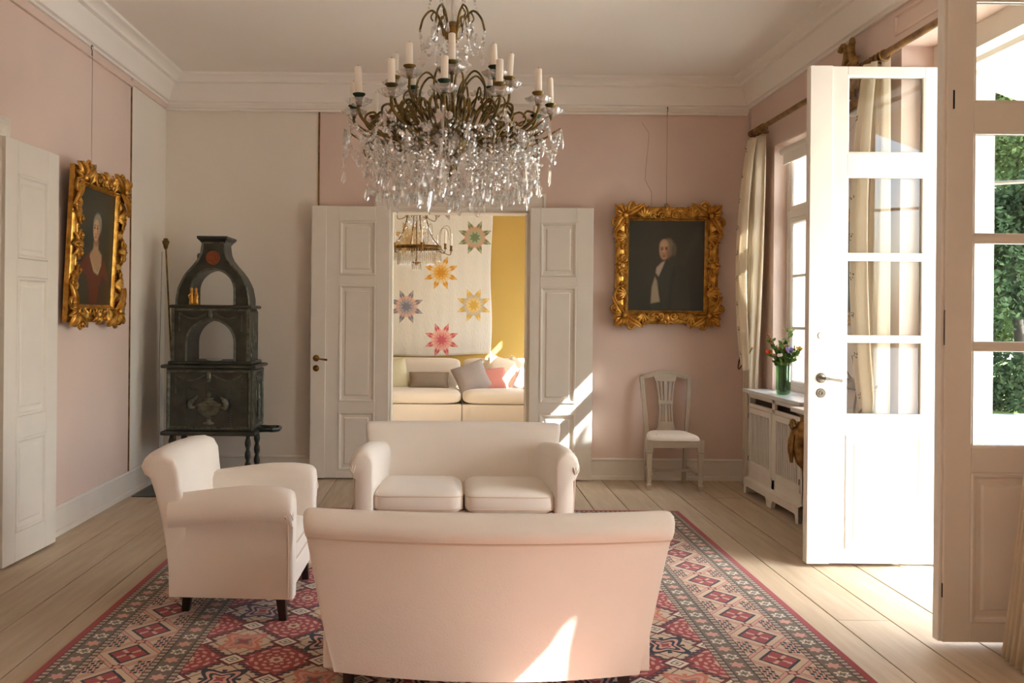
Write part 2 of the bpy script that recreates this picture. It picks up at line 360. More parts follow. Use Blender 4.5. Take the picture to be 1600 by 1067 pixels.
# ------------------------------------------------------------------ door leaves
PANEL_PROF = [(0,0),(0.006,-0.006),(0.016,-0.004),(0.024,0.008),(0.03,0.010),(0.05,0.012),(0.056,0.006),(0.06,0.004)]
def leaf(name, label, W, Hh, t, x0, x1, panels, glass, loc, rotz, strip=None, mirror=False, both=True):
    """local x from hinge (0) to free edge (W), front face at y=0 (visible, facing -y), back at y=t"""
    root = thing(name, label, None, loc, rotz, kind='structure')
    s = -1 if mirror else 1
    X = lambda a: a * s
    def B(mb, a0, a1, y0, y1, z0, z1): mb.box(min(X(a0), X(a1)), max(X(a0), X(a1)), y0, y1, z0, z1)
    mb = MB()
    B(mb, 0, x0, 0, t, 0, Hh); B(mb, x1, W, 0, t, 0, Hh)
    holes = sorted(panels + glass); z = 0
    for a, b in holes:
        if a > z: B(mb, x0, x1, 0, t, z, a)
        z = b
    B(mb, x0, x1, 0, t, z, Hh)
    if strip: B(mb, strip[0], strip[1], -0.014, 0, 0, Hh)
    mb.build('frame', 'white', root, bevel=0.003)
    for a, b in panels:
        mb = MB()
        for yy, sg in ((0, 1), (t, -1)):
            mb.sweep(x0, x1, a, b, PANEL_PROF, lambda p, q, d: (X(p), yy + sg*d, q))
            i = PANEL_PROF[-1][0]; d = PANEL_PROF[-1][1]
            mb.add([(X(x0+i), yy+sg*d, a+i), (X(x1-i), yy+sg*d, a+i), (X(x1-i), yy+sg*d, b-i), (X(x0+i), yy+sg*d, b-i)], [(0,1,2,3)])
        mb.build('panel', 'white', root)
    for a, b in glass:
        mb = MB(); B(mb, x0-0.004, x1+0.004, t*0.45, t*0.45+0.004, a-0.004, b+0.004); mb.build('pane', 'pane', root)
        mb = MB()
        for yy, sg in ((0, 1), (t, -1)):
            mb.sweep(x0-0.001, x1+0.001, a-0.001, b+0.001, [(0,0.0),(0.010,0.004),(0.012,0.016)], lambda p, q, d: (X(p), yy+sg*d, q))
        mb.build('glazing_bead', 'white', root)
    return root
def lever(parent, x, y, z, dirx, mats='brass', s=1.0):
    mb = MB(); T = Matrix.Translation((x, y, z)) @ Matrix.Rotation(PI/2, 4, 'X')
    mb.lathe([(0.0001,0.012),(0.014,0.012),(0.02,0.008),(0.024,0.008),(0.028,0.003),(0.028,-0.002)], 18, T)
    mb.tube([(x, y, z), (x, y-0.035, z), (x+dirx*0.008, y-0.045, z), (x+dirx*0.05, y-0.046, z-0.006), (x+dirx*0.1, y-0.044, z-0.012)], [0.008,0.008,0.008,0.007,0.009], 8)
    mb.build('handle', mats, parent, smooth=40)
    mb = MB(); T = Matrix.Translation((x, y, z-0.085)) @ Matrix.Rotation(PI/2, 4, 'X')
    mb.lathe([(0.0001,0.004),(0.006,0.004),(0.007,0.009),(0.013,0.009),(0.016,0.006),(0.024,0.006),(0.027,0.002),(0.027,-0.002)], 18, T)
    mb.build('keyhole_plate', mats, parent, smooth=40)
def zz(py, px, Y): return at(px, py, Y).z
# back double door leaves (folded open against the back wall)
YD = 7.80
def dz(py): return zz(py, 560, YD) - 0.012
Hd = dz(322)
pans = [(dz(735), dz(643)), (dz(628), dz(445)), (dz(430), dz(345))]
hx = OPX0 - 0.005
d1 = leaf('door_1', 'left white panelled leaf of the double door with a brass lever', 0.66, Hd, 0.042, 0.115, 0.425, pans, [], (hx, YD, 0.012), 0, strip=(0.535, 0.66), mirror=True)
lever(d1, -0.612, -0.014, dz(560), 1)
mb = MB(); mb.box(-0.66, -0.656, -0.014, 0.042, 0, Hd); mb.build('edge_strip', 'white', d1)
d2 = leaf('door_2', 'right white panelled leaf of the double door', 0.535, Hd, 0.042, 0.085, 0.395, pans, [], (OPX1+0.005, YD, 0.012), 0, strip=None)
# left door leaf, folded against the left wall
def lz(py): return zz(py, 45, 5.4)
hz = (XL + 0.055, 4.955, 0.012)
d3 = leaf('door_3', 'white panelled door leaf folded back against the pink left wall', 0.585, 2.33, 0.042, 0.13, 0.47,
          [(0.16, 0.68), (0.80, 1.58), (1.68, 2.15)], [], hz, PI/2 - R(3.0), strip=None)
mb = MB(); mb.box(0.57, 0.603, -0.0, 0.055, 0, 2.33); mb.build('edge_strip', 'white', d3, bevel=0.004)
# french doors
Y1, Yn = 5.19, 3.94
def fz(py): return zz(py, 1380, Y1) - 0.02
Hf = fz(104)
gl = [(fz(650), fz(533)), (fz(527), fz(405)), (fz(398), fz(275)), (fz(240), fz(118))]
hxf = 2.739
d4 = leaf('door_4', 'sunlit white glazed garden door leaf with a lever handle, opened into the room', 0.724, Hf, 0.045, 0.072, 0.508, [(fz(858), fz(680))], gl, (hxf, Y1, 0.02), 0, strip=(0.598, 0.724), mirror=True)
lever(d4, -0.652, -0.014, fz(591), 1, 'steel')
mb = MB(); mb.lathe([(0.0001,0.006),(0.018,0.006),(0.022,0.002),(0.022,-0.002)], 18, Matrix.Translation((-0.652, -0.014, fz(525))) @ Matrix.Rotation(PI/2, 4, 'X')); mb.build('bolt_cover', 'plastic', d4, smooth=40)
d5 = leaf('door_5', 'white glazed garden door leaf seen from its shaded side with mortised edge', 0.62, Hf, 0.045, 0.055, 0.505, [(fz(858), fz(680))], gl, (hxf, Yn, 0.02), 0, mirror=True)
mb = MB(); mb.box(-0.634, -0.62, 0.012, 0.06, 0, Hf); mb.build('rebate_strip', 'white', d5, bevel=0.003)
mb = MB(); mb.box(-0.6215, -0.6195, 0.003, 0.011, 1.27, 1.42); mb.build('lock_plate', 'steel', d5)
mb = MB(); mb.box(-0.596, -0.590, -0.003, 0.0, fz(240)-0.03, fz(240)+0.05, ); mb.build('bolt_slot', 'blackpaint', d5)
mb = MB(); mb.box(-0.6215, -0.6195, 0.003, 0.011, 0.19, 0.25); mb.build('bolt_slot', 'blackpaint', d5)
# garden door frame, head and threshold
fr = thing('door_frame_1', 'white frame of the garden door with outer posts', None, (0,0,0), kind='structure'); fr.name = 'trim_10'
bx('jamb', 'white', fr, 2.742, 2.84, 5.19, 5.25, 0, 2.95); bx('jamb', 'white', fr, 2.742, 2.84, 3.90, 3.94, 0, 2.95)
bx('head', 'white', fr, 2.742, 2.84, 3.94, 5.19, Hf+0.022, 2.95)
bx('outer_post', 'white', fr, 2.93, 3.07, 5.205, 5.25, -0.05, 2.78); bx('outer_head', 'white', fr, 2.90, 3.0, 3.90, 5.25, 2.82, 2.95)
mb = MB(); mb.box(XR, 3.1, 3.90, 5.25, -0.06, 0.004); struct('trim_11', mb, 'stone', 'worn pale threshold of the garden door', bevel=0.006)
# moulded panel edges above the garden door
mb = MB(); mb.sweep(3.7, 5.32, 3.03, 3.15, [(0,0),(0,0.008),(0.012,0.012),(0.02,0.0)], lambda a, b, d: (XR-d, a, b)); struct('trim_12', mb, 'pink', 'shallow moulded frame above the garden door')

# ------------------------------------------------------------------ windows
def window(name, label, o, xg, label_blind, blind_z, curtain=None, transom=None, tw=0.06):
    y0, y1, z0, z1 = o; root = thing(name, label, None, (xg, y0, z0), kind='structure')
    W, Hh = y1-y0, z1-z0; tr = transom if transom else Hh*0.70
    def B(nm, a0, a1, b0, b1, x0=-0.03, x1=0.03): return bx(nm, 'white', root, x0, x1, a0, a1, b0, b1)
    B('frame', 0, 0.05, 0, Hh); B('frame', W-0.05, W, 0, Hh); B('frame', 0.05, W-0.05, 0, 0.05); B('frame', 0.05, W-0.05, Hh-0.05, Hh); B('transom', 0.05, W-0.05, tr, tr+tw); B('mullion', W/2-0.035, W/2+0.035, 0.05, tr); B('mullion', W/2-0.035, W/2+0.035, tr+tw, Hh-0.05)
    for k in (0, 1):
        a0 = 0.05 if k == 0 else W/2+0.035; a1 = W/2-0.035 if k == 0 else W-0.05
        for (b0, b1, bars) in ((0.05, tr, (1, 2)), (tr+tw, Hh-0.05, ())):
            mb = MB(); s = 0.045
            mb.sweep(a0, a1, b0, b1, [(0,0.022),(0,-0.022),(s-0.01,-0.022),(s,-0.01),(s,0.01),(s-0.01,0.022),(0,0.022)], lambda a, b, d: (d, a, b))
            sash = mb.build('sash', 'white', root)
            mb = MB(); mb.box(-0.003, 0.003, a0+s, a1-s, b0+s, b1-s); mb.build('pane', 'pane', sash)
            for q in bars:
                zb = lerp(b0+s, b1-s, q/3); bx('glazing_bar', 'white', sash, -0.012, 0.012, a0+s, a1-s, zb-0.011, zb+0.011)
    mb = MB(); mb.box(XR - xg - 0.02 if xg > 2.5 else -0.15, -0.03, -0.02 if False else 0.0, W, -0.02, 0.012); mb.build('window_sill', 'marble', root, bevel=0.004)
    if label_blind:
        b = thing('roller_blind', label_blind, 'blind', (xg-0.09, y0+0.06, z1-0.06))
        mb = MB(); mb.tube([(0, 0, 0), (0, W-0.12, 0)], 0.026, 14); mb.build('roller', 'plastic', b, smooth=40)
        mb = MB(); mb.box(0.0, 0.002, 0.03, W-0.15, blind_z-(z1-0.06), -0.0); mb.build('cloth', 'blind', b)
        mb = MB(); mb.tube([(0.001, 0.03, blind_z-(z1-0.06)), (0.001, W-0.15, blind_z-(z1-0.06))], 0.008, 8); mb.build('bottom_bar', 'plastic', b, smooth=40)
    return root
window('window_1', 'white casement window above the radiator cover', W1, 2.69, 'short white roller blind at the window above the green vase', 2.60)
window('window_2', 'white casement window of the near wall end', W3, 2.80, 'white roller blind at the window beside the garden door curtain', 2.64, transom=1.38)
window('window_3', 'white casement window at the far end of the window wall', W4, 2.80, None, 0)
window('window_4', 'white casement window of the yellow room', W5, XR2+0.2, None, 0, transom=1.32, tw=0.22)
window('window_5', 'second white casement window added to brighten the yellow room', W6, XR2+0.2, None, 0)  # unseen window, added for more daylight on the quilt and yellow wall
def plain_window(name, label, o, fn):
    r_ = thing(name, label, None, fn(0, 0, 0), kind='structure'); base = Vector(fn(0, 0, 0))
    def pt(a, b, d): return tuple(Vector(fn(a, b, d)) - base)
    def bar(nm, a0, a1, b0, b1, h, m='white'):
        p, q = pt(a0, b0, -h), pt(a1, b1, h); bx(nm, m, r_, min(p[0], q[0]), max(p[0], q[0]), min(p[1], q[1]), max(p[1], q[1]), min(p[2], q[2]), max(p[2], q[2]), bevel=0)
    mb = MB(); mb.sweep(o[0], o[1], o[2], o[3], [(0,0.03),(0,-0.03),(0.09,-0.03),(0.09,0.03),(0,0.03)], pt); mb.build('frame', 'white', r_)
    xm = (o[0]+o[1])/2; bar('mullion', xm-0.05, xm+0.05, o[2]+0.09, o[3]-0.09, 0.025)
    for a, b in ((o[0]+0.09, xm-0.05), (xm+0.05, o[1]-0.09)):
        for q in (1, 2, 3):
            zb = lerp(o[2]+0.09, o[3]-0.09, q/4); bar('glazing_bar', a, b, zb-0.012, zb+0.012, 0.012)
        bar('pane', a, b, o[2]+0.09, o[3]-0.09, 0.003, 'pane')
for i, o in enumerate(FW): plain_window('window_%d' % (6+i), 'white framed window in the end wall', o, lambda a, b, d: (a, YF-0.18+d, b))
for i, o in enumerate(LW): plain_window('window_%d' % (7+i), 'white framed window in the left wall', o, lambda a, b, d: (XL-0.12+d, a, b))
# light portals in the openings (they add no light, they guide the sampling of the sky)
def portal(o, x):
    a = bpy.data.lights.new('portal', 'AREA'); a.shape = 'RECTANGLE'; a.size = o[3]-o[2]; a.size_y = o[1]-o[0]; a.cycles.is_portal = True
    p = bpy.data.objects.new('portal', a); COL.objects.link(p); p.location = (x, (o[0]+o[1])/2, (o[2]+o[3])/2); p.rotation_euler = (0, PI/2, 0)
for o in (W1, W3, W4): portal(o, 2.99)
portal(FD, 2.99); portal(W5, XR2+0.29); portal(W6, XR2+0.29)
for o in LW:
    a = bpy.data.lights.new('portal', 'AREA'); a.shape = 'RECTANGLE'; a.size = o[3]-o[2]; a.size_y = o[1]-o[0]; a.cycles.is_portal = True
    p = bpy.data.objects.new('portal', a); COL.objects.link(p); p.location = (XL-0.19, (o[0]+o[1])/2, (o[2]+o[3])/2); p.rotation_euler = (0, -PI/2, 0)
for o in FW:
    a = bpy.data.lights.new('portal', 'AREA'); a.shape = 'RECTANGLE'; a.size = o[1]-o[0]; a.size_y = o[3]-o[2]; a.cycles.is_portal = True
    p = bpy.data.objects.new('portal', a); COL.objects.link(p); p.location = ((o[0]+o[1])/2, YF-0.29, (o[2]+o[3])/2); p.rotation_euler = (PI/2, 0, 0)

# ------------------------------------------------------------------ outdoors
mb = MB(); mb.box(-40, 60, -45, 90, -0.40, -0.35); tag(struct('ground', mb, 'gravel', 'pale gravel yard outside the garden door'))
mb = MB(); mb.box(4.0, 60, 17.2, 40, -0.36, -0.31); tag(mb.build('lawn', 'grass'), 'green lawn in front of the trees outside', 'lawn', kind='structure')
mb = MB(); mb.box(XO, 7.5, -0.5, 7.5, -0.36, -0.325); struct('added_terrace', mb, 'added_terrace', 'grey flagstone paving added to dim ground bounce at the garden door')  # added darker ground, lowers the sunlit bounce onto the glazed leaf
mb = MB(); mb.box(XO, 3.5, 3.5, 5.6, -0.325, -0.17); struct('door_step', mb, 'stone', 'stone step outside the garden door', bevel=0.01)
aw = thing('sun_blocker_awning', 'pale canvas sun blocker added outside above the garden door', 'added_awning', (XO+0.015, 4.6, 2.98))  # unseen, added to keep most sun out of the garden door
mb = MB(); mb.grid(lambda u, v: (u*1.75, -1.45 + v*2.65, -0.63*u), 2, 14); mb.build('canvas', 'added_awning', aw, solid=0.006)
for yy in (-1.43, 1.18):
    mb = MB(); mb.tube([(0.0, yy, -0.75), (1.5, yy, -0.65)], 0.012, 8); mb.build('support_arm', 'steel', aw, smooth=40)
def tree(label, x, y, h, rad, mt, n, z0=1.0, group='trees beyond the lawn', seed=0, lsz=0.16):
    rng = np.random.default_rng(seed)
    root = thing('garden_tree', label, 'tree', (x, y, -0.35), 0, group)
    mb = MB(); mb.tube(spline([(0,0,-0.05),(0.05,0.03,h*0.3),(-0.06,0.05,h*0.6),(0.02,0,h*0.9)], 4), [lerp(0.13, 0.03, k/12) for k in range(13)], 8); mb.build('trunk', 'bark', root, smooth=60)
    cl = []
    for k in range(46):
        t = rng.random() ** 0.8; zc = z0 + t*(h-z0); rr = rad*math.sin(PI*min(1, 0.18+0.78*t))**0.7*math.sqrt(rng.random())
        th = rng.random()*2*PI; cl.append((rr*math.cos(th), rr*math.sin(th), zc, rad*rng.uniform(0.22, 0.42)))
    cl = np.array(cl); pick = rng.integers(0, len(cl), n)
    d = rng.normal(size=(n, 3)); d /= np.linalg.norm(d, axis=1)[:, None]
    c = cl[pick, :3] + d * (cl[pick, 3:4] * rng.random((n, 1)) ** 0.35)
    a = rng.normal(size=(n, 3)); a /= np.linalg.norm(a, axis=1)[:, None]
    b = np.cross(a, rng.normal(size=(n, 3))); b /= np.linalg.norm(b, axis=1)[:, None]
    s = rng.uniform(0.6, 1.2, (n, 1)) * lsz
    v = np.stack([c - a*s, c - b*s*0.5, c + a*s, c + b*s*0.5], 1).reshape(-1, 3)
    me = bpy.data.meshes.new('foliage'); me.from_pydata(v.tolist(), [], np.arange(4*n).reshape(-1, 4).tolist()); me.materials.append(M[mt])
    o = bpy.data.objects.new('foliage', me); COL.objects.link(o); o.parent = root; o['kind'] = 'stuff'
tree('tall leafy green tree standing beyond the lawn', 14.2, 23.0, 8.6, 2.7, 'leaf_a', 30000, 0.3, seed=1, lsz=0.09)
tree('dark dense tree rising behind the tall leafy tree', 19.5, 31.5, 12.0, 4.2, 'leaf_b', 30000, 0.2, seed=2, lsz=0.13)
tree('dark rounded bush tree at the lawn edge', 20.4, 24.6, 5.2, 2.0, 'leaf_b', 12000, 0.1, seed=3, lsz=0.09)
tree('mid green tree far behind the lawn', 10.4, 30.0, 9.5, 3.2, 'leaf_a', 14000, 0.3, seed=4, lsz=0.13)
tree('low leafy bush standing in front of the tall leafy tree', 11.1, 18.0, 4.4, 1.5, 'leaf_b', 16000, 0.05, seed=5, lsz=0.08)
tree('small round clipped tree added outside the window wall to block low sun', 6.0, 5.3, 5.2, 1.1, 'leaf_b', 20000, 3.7, seed=6, lsz=0.09)  # added out of view, its crown blocks low sun at the radiator window

# ------------------------------------------------------------------ rug (woven pattern from math nodes)
class N:
    nt = None
    def __init__(s, sock): s.s = sock
    @staticmethod
    def op(o, *a):
        n = N.nt.nodes.new('ShaderNodeMath'); n.operation = o
        for i, x in enumerate(a):
            if isinstance(x, N): N.nt.links.new(x.s, n.inputs[i])
            else: n.inputs[i].default_value = x
        return N(n.outputs[0])
    def __add__(s, o): return N.op('ADD', s, o)
    __radd__ = __add__
    def __sub__(s, o): return N.op('SUBTRACT', s, o)
    def __rsub__(s, o): return N.op('SUBTRACT', o, s)
    def __mul__(s, o): return N.op('MULTIPLY', s, o)
    __rmul__ = __mul__
    def __truediv__(s, o): return N.op('DIVIDE', s, o)
    def __lt__(s, o): return N.op('LESS_THAN', s, o)
    def __gt__(s, o): return N.op('GREATER_THAN', s, o)
def nabs(a): return N.op('ABSOLUTE', a)
def nmin(a, b): return N.op('MINIMUM', a, b)
def nmax(a, b): return N.op('MAXIMUM', a, b)
def nround(a): return N.op('ROUND', a)
def nfrac(a): return N.op('FRACT', a)
def nsin(a): return N.op('SINE', a)
def ncos(a): return N.op('COSINE', a)
def nhyp(a, b): return N.op('SQRT', a*a + b*b)
def nat2(a, b): return N.op('ARCTAN2', a, b)
def both(a, b): return a * b
def pick(base, mask, col):
    n = N.nt.nodes.new('ShaderNodeMix'); n.data_type = 'RGBA'
    N.nt.links.new(mask.s, n.inputs[0])
    for k, v in (('A', base), ('B', col)):
        if isinstance(v, tuple): n.inputs[k].default_value = v
        else: N.nt.links.new(v, n.inputs[k])
    return n.outputs['Result']
RX0, RX1, RY0, RY1 = -1.586, 1.648, 2.0, 6.6
rhx, rhy = (RX1-RX0)/2, (RY1-RY0)/2
def rug_material():
    m = bpy.data.materials.new('woven_rug'); m.use_nodes = True; nt = m.node_tree; N.nt = nt
    p = nt.nodes['Principled BSDF']; p.inputs['Roughness'].default_value = 0.95; p.inputs['Specular IOR Level'].default_value = 0.1
    p.inputs['Sheen Weight'].default_value = 0.15
    tc = nt.nodes.new('ShaderNodeTexCoord'); sp = nt.nodes.new('ShaderNodeSeparateXYZ'); nz = nt.nodes.new('ShaderNodeTexNoise')
    nz.inputs['Scale'].default_value = 60; nt.links.new(tc.outputs['Object'], nz.inputs[0])
    nt.links.new(tc.outputs['Object'], sp.inputs[0])
    wob = (N(nz.outputs[0]) - 0.5) * 0.006
    x = N(sp.outputs[0]) + wob; y = N(sp.outputs[1]) + wob
    RED, DRED, CREAM, PINK, NAVY, OLIVE, TAN, ORG, GRN, WHT = (srgb(158, 40, 44), srgb(104, 28, 32), srgb(206, 178, 148), srgb(208, 148, 130), srgb(38, 46, 58), srgb(116, 100, 84), srgb(190, 152, 118), srgb(196, 108, 76), srgb(104, 116, 98), srgb(224, 210, 190))
    ex = rhx - nabs(x); ey = rhy - nabs(y); e = nmin(ex, ey); lng = ex < ey
    a = lng * y + (1 - lng) * x
    # field lattice
    u = x / 0.357; v = y / 0.403
    p0 = u - nround(u); q0 = (v - 0.5) - nround(v - 0.5); isred = (nabs(p0) + nabs(q0)) < 0.5
    p1 = (u - 0.5) - nround(u - 0.5); q1 = v - nround(v)
    P = isred * p0 + (1 - isred) * p1; Q = isred * q0 + (1 - isred) * q1
    rho = nabs(P) + nabs(Q); r = nhyp(P, Q); th = nat2(Q, P)
    par = nabs(nfrac((nround(u - 0.5) + nround(v)) * 0.5)) > 0.25
    c = pick(CREAM, isred, RED)
    # red medallions: pale curls and rosette
    c = pick(c, both(isred, both(rho < 0.43, (nsin(r*62) * ncos(th*7)) > 0.28)), PINK)
    c = pick(c, both(isred, both((rho > 0.43), rho < 0.455)), DRED)
    c = pick(c, both(isred, r < 0.075), CREAM); c = pick(c, both(isred, r < 0.035), RED)
    # cream medallions with navy or orange star
    cr = 1 - isred
    rs = r * (1 + 0.32 * ncos(th*4)) 
    star = nabs(rs - 0.2) < 0.028; star2 = nabs(rs - 0.11) < 0.02; leafs = both(both(rs > 0.23, rs < 0.3), ncos(th*8) > 0.55)
    lines = nmin(star + star2 + leafs, 1.0)
    c = pick(c, both(cr, both(rho > 0.36, rho < 0.385)), OLIVE)
    c = pick(c, both(cr, both(rho < 0.36, rs < 0.18)), PINK)
    c = pick(c, both(cr, both(lines, par)), NAVY)
    c = pick(c, both(cr, both(lines, 1 - par)), ORG)
    c = pick(c, both(cr, rs < 0.05), RED)
    c = pick(c, both(cr, both(both(rs > 0.05, rs < 0.08), 1 - par)), GRN)
    # hatch along cell edges
    hatch = both(both(rho > 0.455, rho < 0.5), nfrac(Q*16) > 0.5)
    c = pick(c, hatch, NAVY); c = pick(c, both(rho > 0.485, 1 - hatch), DRED)
    # small lattice diamonds
    da = nabs(u - nround(u)) + nabs(v - nround(v)) * 1.1
    db = nabs(u - 0.5 - nround(u - 0.5)) + nabs(v - 0.5 - nround(v - 0.5)) * 1.1
    dd = nmin(da, db)
    c = pick(c, dd < 0.20, DRED); c = pick(c, dd < 0.14, WHT); c = pick(c, both(dd < 0.085, dd > 0.06), OLIVE); c = pick(c, dd < 0.03, GRN)
    # guard bands
    def guard(c, e0, w):
        g = (e - e0) / w; inb = both(g > 0, g < 1)
        c = pick(c, inb, OLIVE)
        edge = both(inb, nabs(g - 0.5) > 0.3); sq = nfrac(a / 0.034)
        c = pick(c, both(edge, both(sq > 0.3, sq < 0.75)), srgb(184, 168, 144)); c = pick(c, both(edge, sq > 0.86), DRED)
        c = pick(c, both(inb, both(nabs(g - 0.5) > 0.28, nabs(g - 0.5) < 0.31)), NAVY)
        c = pick(c, both(inb, nabs(g - 0.5) > 0.475), DRED)
        f = a / 0.088; fa = (f - nround(f)) * 0.088; fg = (g - 0.5) * w; rr = nhyp(fa, fg); tt = nat2(fg, fa)
        odd = nabs(nfrac(nround(f) * 0.5)) > 0.25
        c = pick(c, both(inb, both(rr < 0.026 + 0.006 * ncos(tt*6), odd)), PINK)
        c = pick(c, both(inb, both(nabs(rr - 0.022 - 0.006 * ncos(tt*6)) < 0.006, 1 - odd)), WHT)
        c = pick(c, both(inb, both(rr < 0.009, 1 - odd)), GRN)
        return c
    # main border
    g = (e - 0.175) / 0.24; inm = both(g > 0, g < 1)
    c = pick(c, inm, CREAM)
    f = a / 0.278; fa = f - nround(f); fg = (g - 0.5)
    dm = nabs(fa) * 2.15 + nabs(fg) * 2.3; rr = nhyp(fa, fg * 0.86); tt = nat2(fg, fa)
    zig = nabs(dm - 1.28)
    c = pick(c, both(inm, zig < 0.09), PINK); c = pick(c, both(inm, nabs(zig - 0.11) < 0.02), OLIVE)
    c = pick(c, both(inm, dm < 0.84), NAVY); c = pick(c, both(inm, dm < 0.70), RED)
    c = pick(c, both(inm, both(dm < 0.66, nabs(nabs(fa) - nabs(fg)*1.05) < 0.035)), CREAM)
    c = pick(c, both(inm, both(dm < 0.6, nabs(nsin(rr*70)) * ncos(tt*4) < -0.45)), PINK)
    c = pick(c, both(inm, rr < 0.05), DRED)
    fb = (f - 0.5) - nround(f - 0.5); r2 = nhyp(fb, fg * 0.86); t2 = nat2(fg, fb)
    c = pick(c, both(inm, r2 < 0.085 + 0.02 * ncos(t2*6)), DRED); c = pick(c, both(inm, r2 < 0.055), PINK)
    bl = both(nabs(fg) > 0.27, nabs(fb) < 0.24)
    c = pick(c, both(inm, both(bl, (nsin(fb*40) * nsin(fg*46)) > 0.1)), NAVY)
    c = pick(c, both(inm, both(bl, (nsin(fb*40) * nsin(fg*46)) < -0.55)), RED)
    c = guard(c, 0.032, 0.143); c = guard(c, 0.415, 0.143)
    c = pick(c, e < 0.032, RED)
    n2 = nt.nodes.new('ShaderNodeTexNoise'); n2.inputs['Scale'].default_value = 260; n2.inputs['Detail'].default_value = 2
    nt.links.new(tc.outputs['Object'], n2.inputs[0])
    hv = nt.nodes.new('ShaderNodeHueSaturation'); hv.inputs['Saturation'].default_value = 0.88
    nt.links.new(((N(n2.outputs[0]) - 0.5) * 0.5 + 1.0).s, hv.inputs['Value']); nt.links.new(c, hv.inputs['Color'])
    nt.links.new(hv.outputs[0], p.inputs['Base Color'])
    b = nt.nodes.new('ShaderNodeBump'); b.inputs['Strength'].default_value = 0.35; b.inputs['Distance'].default_value = 0.004
    nt.links.new(n2.outputs[0], b.inputs['Height']); nt.links.new(b.outputs[0], p.inputs['Normal'])
    return m
mb = MB(); mb.box(-rhx, rhx, -rhy, rhy, 0, 0.011)
tag(mb.build('area_rug', rug_material(), loc=((RX0+RX1)/2, (RY0+RY1)/2, 0.001), bevel=0.004), 'red and cream oriental rug with diamond border on the plank floor', 'rug')

